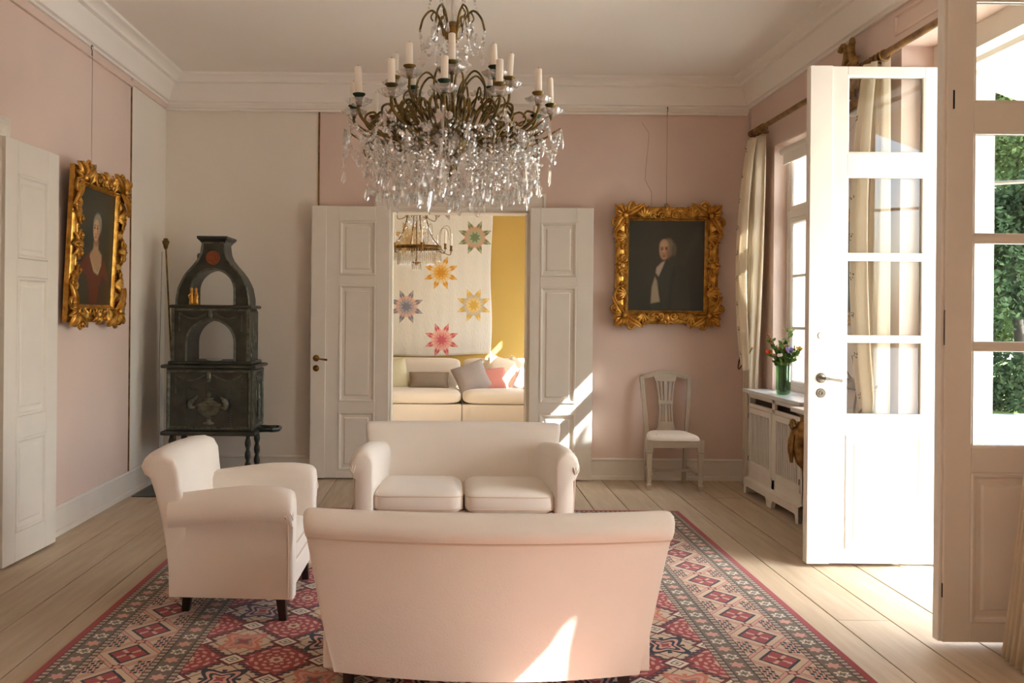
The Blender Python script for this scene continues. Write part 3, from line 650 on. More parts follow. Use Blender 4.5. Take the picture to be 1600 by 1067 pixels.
# ------------------------------------------------------------------ upholstered seats (front = local -y)
def upholstered(name, label, cat, loc, rotz, Wb, Wt, Wa, Hb, depth, nc, bulge, leg_h, Ha=0.61, group=None, rear_in=0.0, arm_back=0.0):
    """Wb / Wt back width at base and top, Wa overall arm width, depth from arm front to back foot"""
    root = thing(name, label, cat, loc, rotz, group)
    yb, yf = depth/2, -depth/2
    ring0 = [(0,leg_h),(0.004,0.2),(0.018,0.34),(0.04,0.47),(0.062,0.56),(0.078,0.61),(0.085,0.635),(0.112,0.65),(0.125,0.68),(0.112,0.712),(0.075,0.732),(0.025,0.735),(-0.02,0.72),(-0.045,0.68),(-0.055,0.6),(-0.075,0.48),(-0.10,0.36),(-0.125,0.25),(-0.13,leg_h)]
    k = (Hb - leg_h) / (0.735 - leg_h); ring0 = [(y, leg_h + (z-leg_h)*k) for y, z in ring0]
    def hw(z): return lerp(Wb/2, Wt/2, ((z-leg_h)/(Hb-leg_h)) ** 0.8)
    cy0 = sum(p[0] for p in ring0)/len(ring0); cz0 = sum(p[1] for p in ring0)/len(ring0)
    rings = []; nS = 26
    st = [(-1.0, 0.55), (-0.995, 0.78), (-0.98, 0.92), (-0.955, 0.985)] + [(-0.92 + 1.84*i/nS, 1.0) for i in range(nS+1)] + [(0.955, 0.985), (0.98, 0.92), (0.995, 0.78), (1.0, 0.55)]
    for s, sc in st:
        rg = []
        for (y, z) in ring0:
            y2 = cy0 + (y-cy0)*sc; z2 = z if z <= leg_h + 1e-6 else cz0 + (z-cz0)*(1-(1-sc)*0.28)
            rg.append((s*hw(z2), yb + y2 - bulge*s*s, z2))
        rings.append(rg)
    mb = MB(); mb.loft(rings); back = mb.build('backrest', 'fabric', root, smooth=60)
    # seam under the top roll, on the outside of the back
    mb = MB(); zs = ring0[6][1]
    mb.tube([(s*hw(zs)*0.985, yb + 0.083 - bulge*s*s, zs-0.004) for s in [i/12-1 for i in range(25)]], 0.0045, 6); mb.build('piping', 'piping', back, smooth=60)
    # arms
    for s in (-1, 1):
        xo = Wa/2; wp = 0.115
        cs = [(xo-0.045, leg_h), (xo-0.035, 0.2), (xo-0.03, 0.33), (xo-0.03, Ha-0.165), (xo-0.012, Ha-0.15), (xo, Ha-0.12), (xo+0.004, Ha-0.085), (xo-0.006, Ha-0.045), (xo-0.03, Ha-0.014), (xo-0.065, Ha), (xo-0.10, Ha-0.008), (xo-0.128, Ha-0.035), (xo-0.14, Ha-0.075), (xo-0.14, Ha-0.13), (xo-0.138, 0.3), (xo-0.138, leg_h)]
        cxm, czm = xo-0.08, Ha*0.55
        rings = []
        y_end = yb - arm_back - bulge*0.9
        for t, sc in ((1.0, 1.0), (0.8, 1.0), (0.6, 1.0), (0.4, 1.01), (0.2, 1.02), (0.1, 1.02), (0.045, 1.0), (0.02, 0.965), (0.005, 0.9), (0.0, 0.8)):
            y = lerp(yf, y_end, t); rg = []
            drop = 0.02*(1-t)**6 + 0.075*max(0, t-0.3)**1.3
            ta = t
            for (x, z) in cs:
                x2 = cxm + (x-cxm)*sc; z2 = z if z <= leg_h+1e-6 else czm + (z-czm)*(1-(1-sc)*0.5) - drop*(z/Ha)
                inset = (Wa-0.09-Wb)/2 * ta * 0.9
                rg.append((s*(x2-inset), y, z2))
            rings.append(rg)
        mb = MB(); mb.loft(rings); arm = mb.build('arm', 'fabric', root, smooth=60)
        mb = MB(); xs = s*(xo-0.033)
        mb.tube([(s*(xo-0.036), yf+0.022, leg_h+0.01), (s*(xo-0.03), yf+0.022, 0.3), (s*(xo-0.022), yf+0.022, Ha-0.16), (s*(xo+0.004), yf+0.03, Ha-0.125)], 0.004, 6); mb.build('piping', 'piping', arm, smooth=60)
        # gathered pleats on the scroll front
        mb = MB()
        for kx, (dx, dzv) in enumerate(((0.05, 0.035), (0.028, 0.055), (0.0, 0.06))):
            mb.tube(spline([(s*(xo-0.026), yf+0.0, Ha-0.15), (s*(xo-0.03+dx*0.4), yf-0.002, Ha-0.15+dzv*0.5), (s*(xo-0.05+dx), yf+0.008, Ha-0.145+dzv)], 4), [0.002,0.003,0.004,0.004,0.004,0.0035,0.003,0.002,0.001], 6)
        mb.build('pleat', 'fabric', arm, smooth=80)
    # base rail and deck
    xi = Wa/2 - 0.13
    mb = MB()
    rings = []
    for (dy, z0, z1) in ((0.0, leg_h+0.012, 0.212), (0.012, leg_h, 0.224), (0.05, leg_h, 0.226), (depth-0.13, leg_h, 0.226)):
        rings.append([(-xi-0.03, yf+0.02+dy, z0), (xi+0.03, yf+0.02+dy, z0), (xi+0.03, yf+0.02+dy, z1), (-xi-0.03, yf+0.02+dy, z1)])
    mb.loft(rings); mb.build('seat_base', 'fabric', root, smooth=30, bevel=0.01)
    # cushions
    cw = (2*xi) / nc; cd = depth - 0.14
    for i in range(nc):
        mb = MB(); nU, nV = 40, 20; a, b, h = cw/2-0.002, cd/2, 0.068
        def sg(v, e): return math.copysign(abs(v)**e, v)
        rings = []
        for j in range(1, nV):
            ph = -PI/2 + PI*j/nV; cp, sp_ = sg(math.cos(ph), 0.28), sg(math.sin(ph), 0.62)
            rings.append([(a*cp*sg(math.cos(2*PI*q/nU), 0.22), b*cp*sg(math.sin(2*PI*q/nU), 0.22), h*sp_*(1+0.30*math.cos(PI*0.48*cp*math.cos(2*PI*q/nU))*math.cos(PI*0.48*cp*math.sin(2*PI*q/nU)))) for q in range(nU)])
        mb.loft(rings)
        cu = mb.build('seat_cushion', 'fabric', root, smooth=80, loc=(-xi + cw*(i+0.5), yf + 0.005 + cd/2, 0.288))
        mb = MB()
        for zz_ in (0.035, -0.038):
            mb.tube([(a*1.0*sg(math.cos(2*PI*q/40), 0.22)*0.992, b*sg(math.sin(2*PI*q/40), 0.22)*0.992, zz_) for q in range(41)], 0.0035, 5)
        mb.build('piping', 'piping', cu, smooth=60)
    # legs
    for sx in (-1, 1):
        for sy in (-1, 1):
            lx = sx*((Wa/2-0.075) if sy < 0 else (Wb/2-0.05-rear_in)); ly = (yf+0.06) if sy < 0 else (yb-0.06-bulge*0.8)
            mb = MB(); mb.loft([[(lx+q*0.022, ly+w_*0.022, leg_h+0.02) for q, w_ in ((-1,-1),(1,-1),(1,1),(-1,1))], [(lx+q*0.017, ly+sy*0.012+w_*0.017, 0.0) for q, w_ in ((-1,-1),(1,-1),(1,1),(-1,1))]])
            mb.build('leg', 'legwood', root, bevel=0.002)
    return root
RUGZ = 0.0125
upholstered('loveseat', 'white two seat sofa with its back turned and a sunlit patch on it', 'sofa', (0.145, 3.62, RUGZ), PI, 1.11, 1.335, 1.40, 0.69, 0.70, 2, 0.085, 0.085, Ha=0.50, arm_back=0.07)
upholstered('loveseat', 'white two seat sofa with rolled arms facing the other sofa, before the double door', 'sofa', (at(726, 700, 5.37).x, 5.37+0.36, RUGZ), 0, 1.10, 1.28, 1.345, 0.682, 0.70, 2, 0.05, 0.09)
upholstered('armchair', 'white rolled arm armchair standing on the rug near the stove', 'armchair', (-1.0, 4.5, RUGZ), PI/2, 0.65, 0.74, 0.80, 0.745, 0.61, 1, 0.05, 0.10, rear_in=0.07)

# ------------------------------------------------------------------ grey side chair
def side_chair(loc, rotz):
    c = thing('side_chair', 'grey painted wooden chair with a pierced splat back against the pink wall', 'chair', loc, rotz)
    for s in (-1, 1):
        mb = MB(); q4 = ((-1,-1),(1,-1),(1,1),(-1,1))
        def sq(x, y, z, h): return [(x+a*h, y+b*h, z) for a, b in q4]
        x, y = s*0.205, -0.18
        mb.loft([sq(x,y,0.0,0.013), sq(x,y,0.03,0.017), sq(x,y,0.035,0.02), sq(x,y,0.05,0.02), sq(x,y,0.055,0.014), sq(x,y,0.29,0.021), sq(x,y,0.30,0.016), sq(x,y,0.31,0.024), sq(x,y,0.325,0.024), sq(x,y,0.33,0.026), sq(x,y,0.405,0.026)])
        mb.build('leg', 'greywood', c, bevel=0.002)
        mb = MB()
        path = [(s*0.155, 0.21, 0.0), (s*0.16, 0.185, 0.2), (s*0.165, 0.175, 0.4), (s*0.175, 0.185, 0.55), (s*0.192, 0.21, 0.75), (s*0.20, 0.24, 0.885)]
        mb.loft([sq(px_, py_, pz_, 0.017 if i > 1 else 0.016) for i, (px_, py_, pz_) in enumerate(spline(path, 4))]); mb.build('back_post', 'greywood', c, bevel=0.003, smooth=40)
    mb = MB(); mb.box(-0.185, 0.185, -0.197, -0.165, 0.345, 0.4); mb.box(-0.15, 0.15, 0.165, 0.19, 0.345, 0.4)
    for s in (-1, 1):
        mb.loft([[(s*0.205, -0.16, 0.345), (s*0.185, -0.16, 0.345), (s*0.185, -0.16, 0.4), (s*0.205, -0.16, 0.4)], [(s*0.172, 0.175, 0.345), (s*0.152, 0.175, 0.345), (s*0.152, 0.175, 0.4), (s*0.172, 0.175, 0.4)]])
    mb.build('seat_rail', 'greywood', c, bevel=0.003)
    mb = MB(); mb.box(-0.18, 0.18, -0.2, -0.195, 0.36, 0.366); mb.box(-0.18, 0.18, -0.2, -0.195, 0.375, 0.379); mb.build('moulding', 'greywood', c)
    mb = MB()
    for s in (-1, 1): mb.box(s*0.18-0.008, s*0.18+0.008, -0.17, 0.19, 0.118, 0.142)
    mb.box(-0.175, 0.175, 0.02, 0.04, 0.118, 0.142); mb.build('stretcher', 'greywood', c, bevel=0.003)
    # cushion
    mb = MB(); rings = []
    for k in range(9):
        ph = PI/2*k/8; cp, sp_ = math.cos(ph)**0.35 if k < 8 else 0.02, math.sin(ph)**0.8
        rings.append([(cp*lerp(0.215, 0.17, (b+1)/2)*a, cp*0.19*b - 0.012, 0.402 + 0.05*sp_) for a, b in [(math.copysign(abs(math.cos(t))**0.3, math.cos(t)), math.copysign(abs(math.sin(t))**0.3, math.sin(t))) for t in [2*PI*q/32 for q in range(32)]]])
    mb.loft(rings); mb.build('seat_pad', 'fabric', c, smooth=60)
    # crest rail
    mb = MB(); rings = []
    for i in range(17):
        s = i/8-1; zt = 0.885 + 0.055*max(0, math.cos(s*PI/2))**0.8; yy = 0.24 + 0.012*(1-s*s)
        hgt = 0.035 + 0.012*(1-abs(s)); rings.append([(s*0.217, yy-0.013, zt-hgt), (s*0.217, yy+0.013, zt-hgt), (s*0.217, yy+0.013, zt), (s*0.217, yy-0.013, zt)])
    mb.loft(rings); mb.build('crest_rail', 'greywood', c, bevel=0.004, smooth=40)
    # splat: outline ribs with slots
    def sy(z): return lerp(0.182, 0.246, (z-0.42)/0.48)
    def hwid(z):
        t = (z-0.47)/(0.895-0.47); return 0.058 + 0.038*max(0, (0.3-t)/0.3)**1.6*0.4 + 0.037*max(0, (t-0.4)/0.6)**1.5
    for k in range(5):
        fr = (-0.86, -0.43, 0.0, 0.43, 0.86)[k]; mb = MB(); rings = []
        for i in range(21):
            z = lerp(0.46, 0.90, i/20); x = fr*hwid(z); hw_ = 0.0075 if abs(fr) > 0.8 else (0.0075 if fr else 0.013); y = sy(z)
            rings.append([(x-hw_, y-0.008, z), (x+hw_, y-0.008, z), (x+hw_, y+0.008, z), (x-hw_, y+0.008, z)])
        mb.loft(rings); mb.build('splat_rib', 'greywood', c, bevel=0.002, smooth=40)
    mb = MB(); rings = []
    for z, hw_ in ((0.415, 0.135), (0.43, 0.125), (0.44, 0.09), (0.46, 0.072), (0.5, 0.064), (0.512, 0.062)):
        rings.append([(-hw_, sy(z)-0.009, z), (hw_, sy(z)-0.009, z), (hw_, sy(z)+0.009, z), (-hw_, sy(z)+0.009, z)])
    mb.loft(rings); mb.build('splat_foot', 'greywood', c, bevel=0.002); mb = MB()
    mb.loft([[(-h_, sy(z)-0.009, z), (h_, sy(z)-0.009, z), (h_, sy(z)+0.009, z), (-h_, sy(z)+0.009, z)] for z, h_ in ((0.85, 0.082), (0.88, 0.094), (0.91, 0.10))])
    mb.build('splat_head', 'greywood', c, bevel=0.002); mb = MB()
    mb.loft([[(-h_, sy(z)-0.0085, z), (h_, sy(z)-0.0085, z), (h_, sy(z)+0.0085, z), (-h_, sy(z)+0.0085, z)] for z, h_ in ((0.66, hwid(0.66)), (0.69, hwid(0.69)))])
    mb.build('splat_band', 'greywood', c, bevel=0.002)
    mb = MB()
    for s in (-1, 1):
        for k in range(9): mb.ball((s*0.12+random.uniform(-0.025,0.025), -0.12+random.uniform(-0.03,0.03), 0.447), 0.004, 6, 4, sc=(1.6, 1, 0.5))
    mb.build('embroidered_sprig', 'stalk', c)['kind'] = 'stuff'
side_chair((1.83, 7.61, 0), R(-2))

# ------------------------------------------------------------------ gilt frames
def leafm(mb, T, L, Wd, curl, ribs=3, nu=9, nv=8):
    def fn(u, v):
        s = v*2-1; hw_ = Wd*(math.sin(PI*min(1, 0.1+0.9*u))**0.7)*(1-0.35*u)
        return (s*hw_, -(curl*math.sin(PI*u*0.9) + 0.22*Wd*math.cos(s*PI*ribs)*(1-u*0.4) + 0.35*Wd*(1-s*s)), u*L)
    mb.grid(fn, nu, nv, 0, T)
def volute(mb, T, r, turns=1.5, thick=0.012, hand=1):
    n = int(16*turns); P = []; rad = []
    for i in range(n+1):
        t = i/n; a = turns*2*PI*t; rr = r*(1-0.85*t); P.append((hand*rr*math.cos(a), -0.012-0.015*t, rr*math.sin(a))); rad.append(thick*(1-0.45*t))
    mb.tube(P, rad, 7, 0, T); mb.ball(T @ Vector((hand*r*0.05, -0.03, 0)), thick*0.9, 8, 6)
def gilt_frame(name, label, W, Hh, cw, chh, mt='gold', rough=0):
    """W x Hh outer, cw x ch sight size; local x right, z up, viewer at -y, back at y = 0"""
    root = thing(name, label, 'painting')
    bw, bh = W/2-0.012, Hh/2-0.012; iw, ih = bw-cw/2, bh-chh/2
    mb = MB()
    prof = [(0,0),(0,-0.03),(0.015,-0.045),(0.03,-0.05),(0.055,-0.04),(iw-0.04,-0.026),(iw-0.03,-0.035),(iw-0.018,-0.035),(iw-0.01,-0.022),(iw,-0.016),(iw,0)]
    mb.sweep(-bw, bw, -bh, bh, prof, lambda a, b, d: (a, d, b)); fm = mb.build('frame_moulding', mt, root, smooth=35)
    # bead row round the sight edge
    mb = MB()
    for (ax, L, oth) in ((0, cw, chh), (1, chh, cw)):
        n = int(L/0.016)
        for s in (-1, 1):
            for k in range(n+1):
                t = -L/2 - 0.022 + (L+0.044)*k/n; o = s*(oth/2+0.022)
                mb.ball((t, -0.037, o) if ax == 0 else (o, -0.037, t), 0.007, 6, 4)
    mb.build('bead_row', mt, fm, smooth=80)
    RY = lambda a: Matrix.Rotation(a, 4, 'Y')
    # corners
    for sx in (-1, 1):
        for sz in (-1, 1):
            mb = MB(); C = Matrix.Translation((sx*(bw-0.075), -0.045, sz*(bh-0.075)))
            base = math.atan2(sx, sz)
            for da, L, wd in ((0, 0.13, 0.045), (0.5, 0.105, 0.034), (-0.5, 0.105, 0.034), (1.0, 0.10, 0.03), (-1.0, 0.10, 0.03), (1.0+PI/4, 0.2, 0.034), (-1.0-PI/4, 0.2, 0.034)):
                leafm(mb, C @ RY(base+da), L, wd, 0.03)
            for da in (1.35, -1.35):
                volute(mb, C @ RY(base+da) @ Matrix.Translation((0, -0.005, 0.10)), 0.036, 1.6, 0.011, 1 if da > 0 else -1)
            mb.ball(C.to_translation() + Vector((0, -0.03, 0)), 0.024, 10, 8, sc=(1, 0.7, 1))
            mb.build('corner_ornament', mt, root, smooth=70)
    # middles and shells
    for k in range(4):
        a = k*PI/2; horiz = k % 2 == 0; half = (bw if horiz else bh); off = (bh if horiz else bw)
        base = RY(a)
        mb = MB(); C = base @ Matrix.Translation((0, -0.04, off-0.06))
        for da, L, wd in ((0, 0.075, 0.04), (0.9, 0.09, 0.026), (-0.9, 0.09, 0.026), (PI, 0.04, 0.03)): leafm(mb, C @ RY(da), L, wd, 0.03)
        for s in (-1, 1): volute(mb, C @ Matrix.Translation((s*0.055, -0.008, -0.012)), 0.034, 1.5, 0.011, s)
        mb.ball(C @ Vector((0, -0.028, 0.008)), 0.03, 10, 8, sc=(1, 0.6, 1))
        mb.build('centre_ornament', mt, root, smooth=70)
        for s in (-1, 1):
            mb = MB(); d = half*0.47
            C = base @ Matrix.Translation((s*d, -0.035, off-0.095))
            for j in range(5):
                leafm(mb, C @ RY(s*(-0.75+0.38*j)), 0.105+0.012*(2-abs(j-2)), 0.02, 0.026, 1, 7, 4)
            mb.tube(spline([tuple(C @ Vector((-s*0.10, -0.01, 0.0))), tuple(C @ Vector((-s*0.05, -0.02, 0.07))), tuple(C @ Vector((s*0.02, -0.02, 0.10))), tuple(C @ Vector((s*0.09, -0.015, 0.07))), tuple(C @ Vector((s*0.11, -0.01, 0.02)))], 6), 0.008, 7)
            volute(mb, C @ Matrix.Translation((-s*0.07, -0.01, 0.02)), 0.03, 1.4, 0.009, -s)
            mb.build('shell_ornament', mt, root, smooth=70)
    return root
def smooth01(a, b, x): t = np.clip((x-a)/(b-a), 0, 1); return t*t*(3-2*t)
def paint_canvas(root, cw, chh, kind):
    nx, nz = 120, 144
    X, Z = np.meshgrid(np.linspace(0, 1, nx+1), np.linspace(0, 1, nz+1), indexing='ij')
    rng = np.random.default_rng(3); C = np.zeros(X.shape + (3,))
    def S(r, g, b): return np.array(srgb(r, g, b)[:3])
    def lay(mask, col, k=1.0): C[...] = C*(1-mask[..., None]*k) + np.array(col)*mask[..., None]*k
    def ell(cx, cz, rx, rz, soft=0.15, rot=0):
        dx, dz_ = X-cx, (Z-cz)*chh/cw; c, s = math.cos(rot), math.sin(rot); a = (dx*c+dz_*s)/rx; b = (-dx*s+dz_*c)/(rz*chh/cw)
        return 1-smooth01(1-soft, 1+soft, np.sqrt(a*a+b*b))
    def poly(pts, soft=0.012):
        inside = np.zeros(X.shape, bool); dist = np.full(X.shape, 9.0); n = len(pts)
        for i in range(n):
            x1, z1 = pts[i]; x2, z2 = pts[(i+1) % n]
            cond = ((z1 > Z) != (z2 > Z)); xin = (x2-x1)*(Z-z1)/((z2-z1) if abs(z2-z1) > 1e-9 else 1e-9)+x1
            inside ^= cond & (X < xin)
            L2 = (x2-x1)**2+(z2-z1)**2; t = np.clip(((X-x1)*(x2-x1)+(Z-z1)*(z2-z1))/L2, 0, 1)
            dist = np.minimum(dist, np.hypot(X-(x1+t*(x2-x1)), Z-(z1+t*(z2-z1))))
        return smooth01(-soft, soft, np.where(inside, dist, -dist))
    C[...] = S(38, 40, 32)
    if kind == 'man':
        lay(ell(0.5, 0.6, 0.5, 0.5, 0.6), S(62, 58, 44)); lay(poly([(0.98,1.0),(1.0,0.98),(0.72,0.5),(0.66,0.5)], 0.07), S(84, 82, 66), 0.5)
        lay(poly([(0.30,0.0),(0.30,0.14),(0.33,0.3),(0.37,0.46),(0.45,0.53),(0.52,0.56),(0.62,0.575),(0.68,0.52),(0.755,0.43),(0.80,0.30),(0.82,0.1),(0.82,0.0)], 0.02), S(58, 60, 48))
        lay(poly([(0.52,0.0),(0.54,0.2),(0.55,0.36),(0.6,0.5),(0.62,0.4),(0.58,0.2),(0.57,0.0)], 0.02), S(36, 38, 32), 0.7)
        lay(poly([(0.30,0.08),(0.31,0.26),(0.35,0.38),(0.38,0.33),(0.40,0.2),(0.42,0.1)], 0.012), S(176, 160, 132))
        lay(poly([(0.36,0.42),(0.37,0.48),(0.44,0.54),(0.48,0.55),(0.45,0.48),(0.40,0.38)], 0.012), S(196, 176, 156))
        lay(ell(0.525, 0.70, 0.075, 0.105, 0.2), S(136, 118, 92)); lay(ell(0.60, 0.68, 0.03, 0.07, 0.35), S(110, 100, 80))
        lay(ell(0.47, 0.68, 0.068, 0.115, 0.14), S(190, 146, 108)); lay(ell(0.46, 0.73, 0.05, 0.055, 0.4), S(206, 166, 126))
        lay(ell(0.44, 0.685, 0.017, 0.010, 0.4), S(70, 52, 38)); lay(ell(0.495, 0.688, 0.017, 0.010, 0.4), S(70, 52, 38))
        lay(ell(0.44, 0.703, 0.022, 0.006, 0.5), S(110, 84, 60)); lay(ell(0.497, 0.706, 0.022, 0.006, 0.5), S(110, 84, 60))
        lay(poly([(0.462,0.69),(0.455,0.645),(0.465,0.636),(0.482,0.64),(0.474,0.69)], 0.008), S(212, 166, 128)); lay(ell(0.466, 0.632, 0.016, 0.005, 0.5), S(120, 78, 56))
        lay(ell(0.466, 0.608, 0.024, 0.007, 0.4), S(140, 72, 58)); lay(ell(0.52, 0.64, 0.02, 0.06, 0.6), S(146, 104, 76), 0.7)
    else:
        lay(ell(0.5, 0.6, 0.5, 0.5, 0.6), S(50, 54, 42))
        lay(poly([(0.05,0.0),(0.06,0.2),(0.14,0.34),(0.26,0.42),(0.40,0.46),(0.6,0.46),(0.78,0.40),(0.9,0.25),(0.92,0.0)], 0.02), S(112, 52, 34))
        lay(poly([(0.02,0.0),(0.03,0.16),(0.14,0.29),(0.3,0.26),(0.4,0.12),(0.42,0.0)], 0.02), S(66, 60, 40)); lay(poly([(0.62,0.0),(0.66,0.16),(0.74,0.26),(0.92,0.2),(0.95,0.0)], 0.03), S(60, 46, 32))
        lay(poly([(0.38,0.44),(0.46,0.49),(0.475,0.56),(0.58,0.56),(0.60,0.49),(0.70,0.445),(0.70,0.38),(0.58,0.29),(0.5,0.31),(0.42,0.38)], 0.02), S(192, 152, 112)); lay(ell(0.54, 0.545, 0.07, 0.03, 0.6), S(140, 100, 72), 0.8)
        lay(poly([(0.38,0.42),(0.5,0.29),(0.62,0.265),(0.70,0.36),(0.68,0.375),(0.60,0.295),(0.51,0.32),(0.40,0.435)], 0.012), S(196, 176, 130))
        lay(ell(0.545, 0.705, 0.115, 0.10, 0.15), S(150, 142, 122)); lay(ell(0.52, 0.655, 0.082, 0.095, 0.14), S(216, 172, 132)); lay(ell(0.56, 0.62, 0.03, 0.06, 0.5), S(176, 126, 92), 0.6)
        for cx in (0.475, 0.55): lay(ell(cx, 0.675, 0.02, 0.011, 0.4), S(64, 48, 34)); lay(ell(cx, 0.698, 0.026, 0.005, 0.5), S(120, 92, 66))
        lay(poly([(0.505,0.68),(0.495,0.635),(0.505,0.626),(0.526,0.63),(0.518,0.68)], 0.008), S(226, 186, 146)); lay(ell(0.508, 0.622, 0.017, 0.005, 0.5), S(150, 100, 74)); lay(ell(0.51, 0.596, 0.024, 0.008, 0.4), S(168, 84, 66))
    C *= 0.8*(1 + 0.10*(rng.random(X.shape)-0.5))[..., None]
    me = bpy.data.meshes.new('canvas')
    v = np.stack([(X-0.5)*cw, np.full(X.shape, -0.012), (Z-0.5)*chh], -1).reshape(-1, 3)
    idx = np.arange((nx+1)*(nz+1)).reshape(nx+1, nz+1)
    f = np.stack([idx[:-1,:-1], idx[1:,:-1], idx[1:,1:], idx[:-1,1:]], -1).reshape(-1, 4)
    me.from_pydata(v.tolist(), [], f.tolist()); me.materials.append(M['canvas'])
    at_ = me.color_attributes.new('paint', 'FLOAT_COLOR', 'POINT'); at_.data.foreach_set('color', np.concatenate([C.reshape(-1, 3), np.ones((C.size//3, 1))], 1).astype(np.float32).ravel())
    o = bpy.data.objects.new('canvas', me); COL.objects.link(o); o.parent = root
    bx('stretcher_board', 'legwood', root, -cw/2-0.01, cw/2+0.01, -0.008, -0.002, -chh/2-0.01, chh/2+0.01, bevel=0)
pa = gilt_frame('portrait_painting', 'gilt framed portrait of a grey haired person in a dark coat above the grey chair', 0.90, 1.02, 0.645, 0.765)
paint_canvas(pa, 0.645, 0.765, 'man'); pa.location = at(1042, 415, 7.84); pa.location.y = 7.87; pa.rotation_euler = (R(2.0), 0, 0)
pb = gilt_frame('portrait_painting', 'gilt framed portrait of a person in a red and gold dress on the left wall', 0.90, 1.02, 0.645, 0.765)
paint_canvas(pb, 0.645, 0.765, 'woman'); pb.location = (XL+0.045, 6.2, 1.83)
pb.rotation_euler = (Matrix.Rotation(PI/2, 4, 'Z') @ Matrix.Rotation(R(2.5), 4, 'X')).to_euler()
for nm, root, xy, top in (('picture_wire', pa, (pa.location.x, YB-0.035), 3.155), ('picture_wire', pb, (XL+0.03, 6.2), 3.155)):
    lab = 'thin hanging wire with hook above the portrait by the chair' if root is pa else 'thin hanging wire with hook above the portrait on the left wall'
    t = thing('picture_wire', lab, 'picture wire', (xy[0], xy[1], top))
    mb = MB(); mb.tube([(0, 0, 0), (0, 0, 2.35-top)], 0.0016, 5); mb.build('wire', 'steel', t)
    mb = MB(); mb.tube(spline([(0, 0.01, 0.03), (0, -0.012, 0.035), (0, -0.02, 0.012), (0, -0.004, -0.005), (0, -0.008, -0.03), (0, 0.004, -0.03)], 4), 0.003, 6); mb.build('hook', 'iron', t, smooth=60)
    mb = MB(); mb.tube([(0.014*math.cos(a), 0, 2.352-top+0.014*math.sin(a)) for a in [2*PI*k/14 for k in range(15)]], 0.0028, 6); mb.build('ring', 'brass', t, smooth=60)

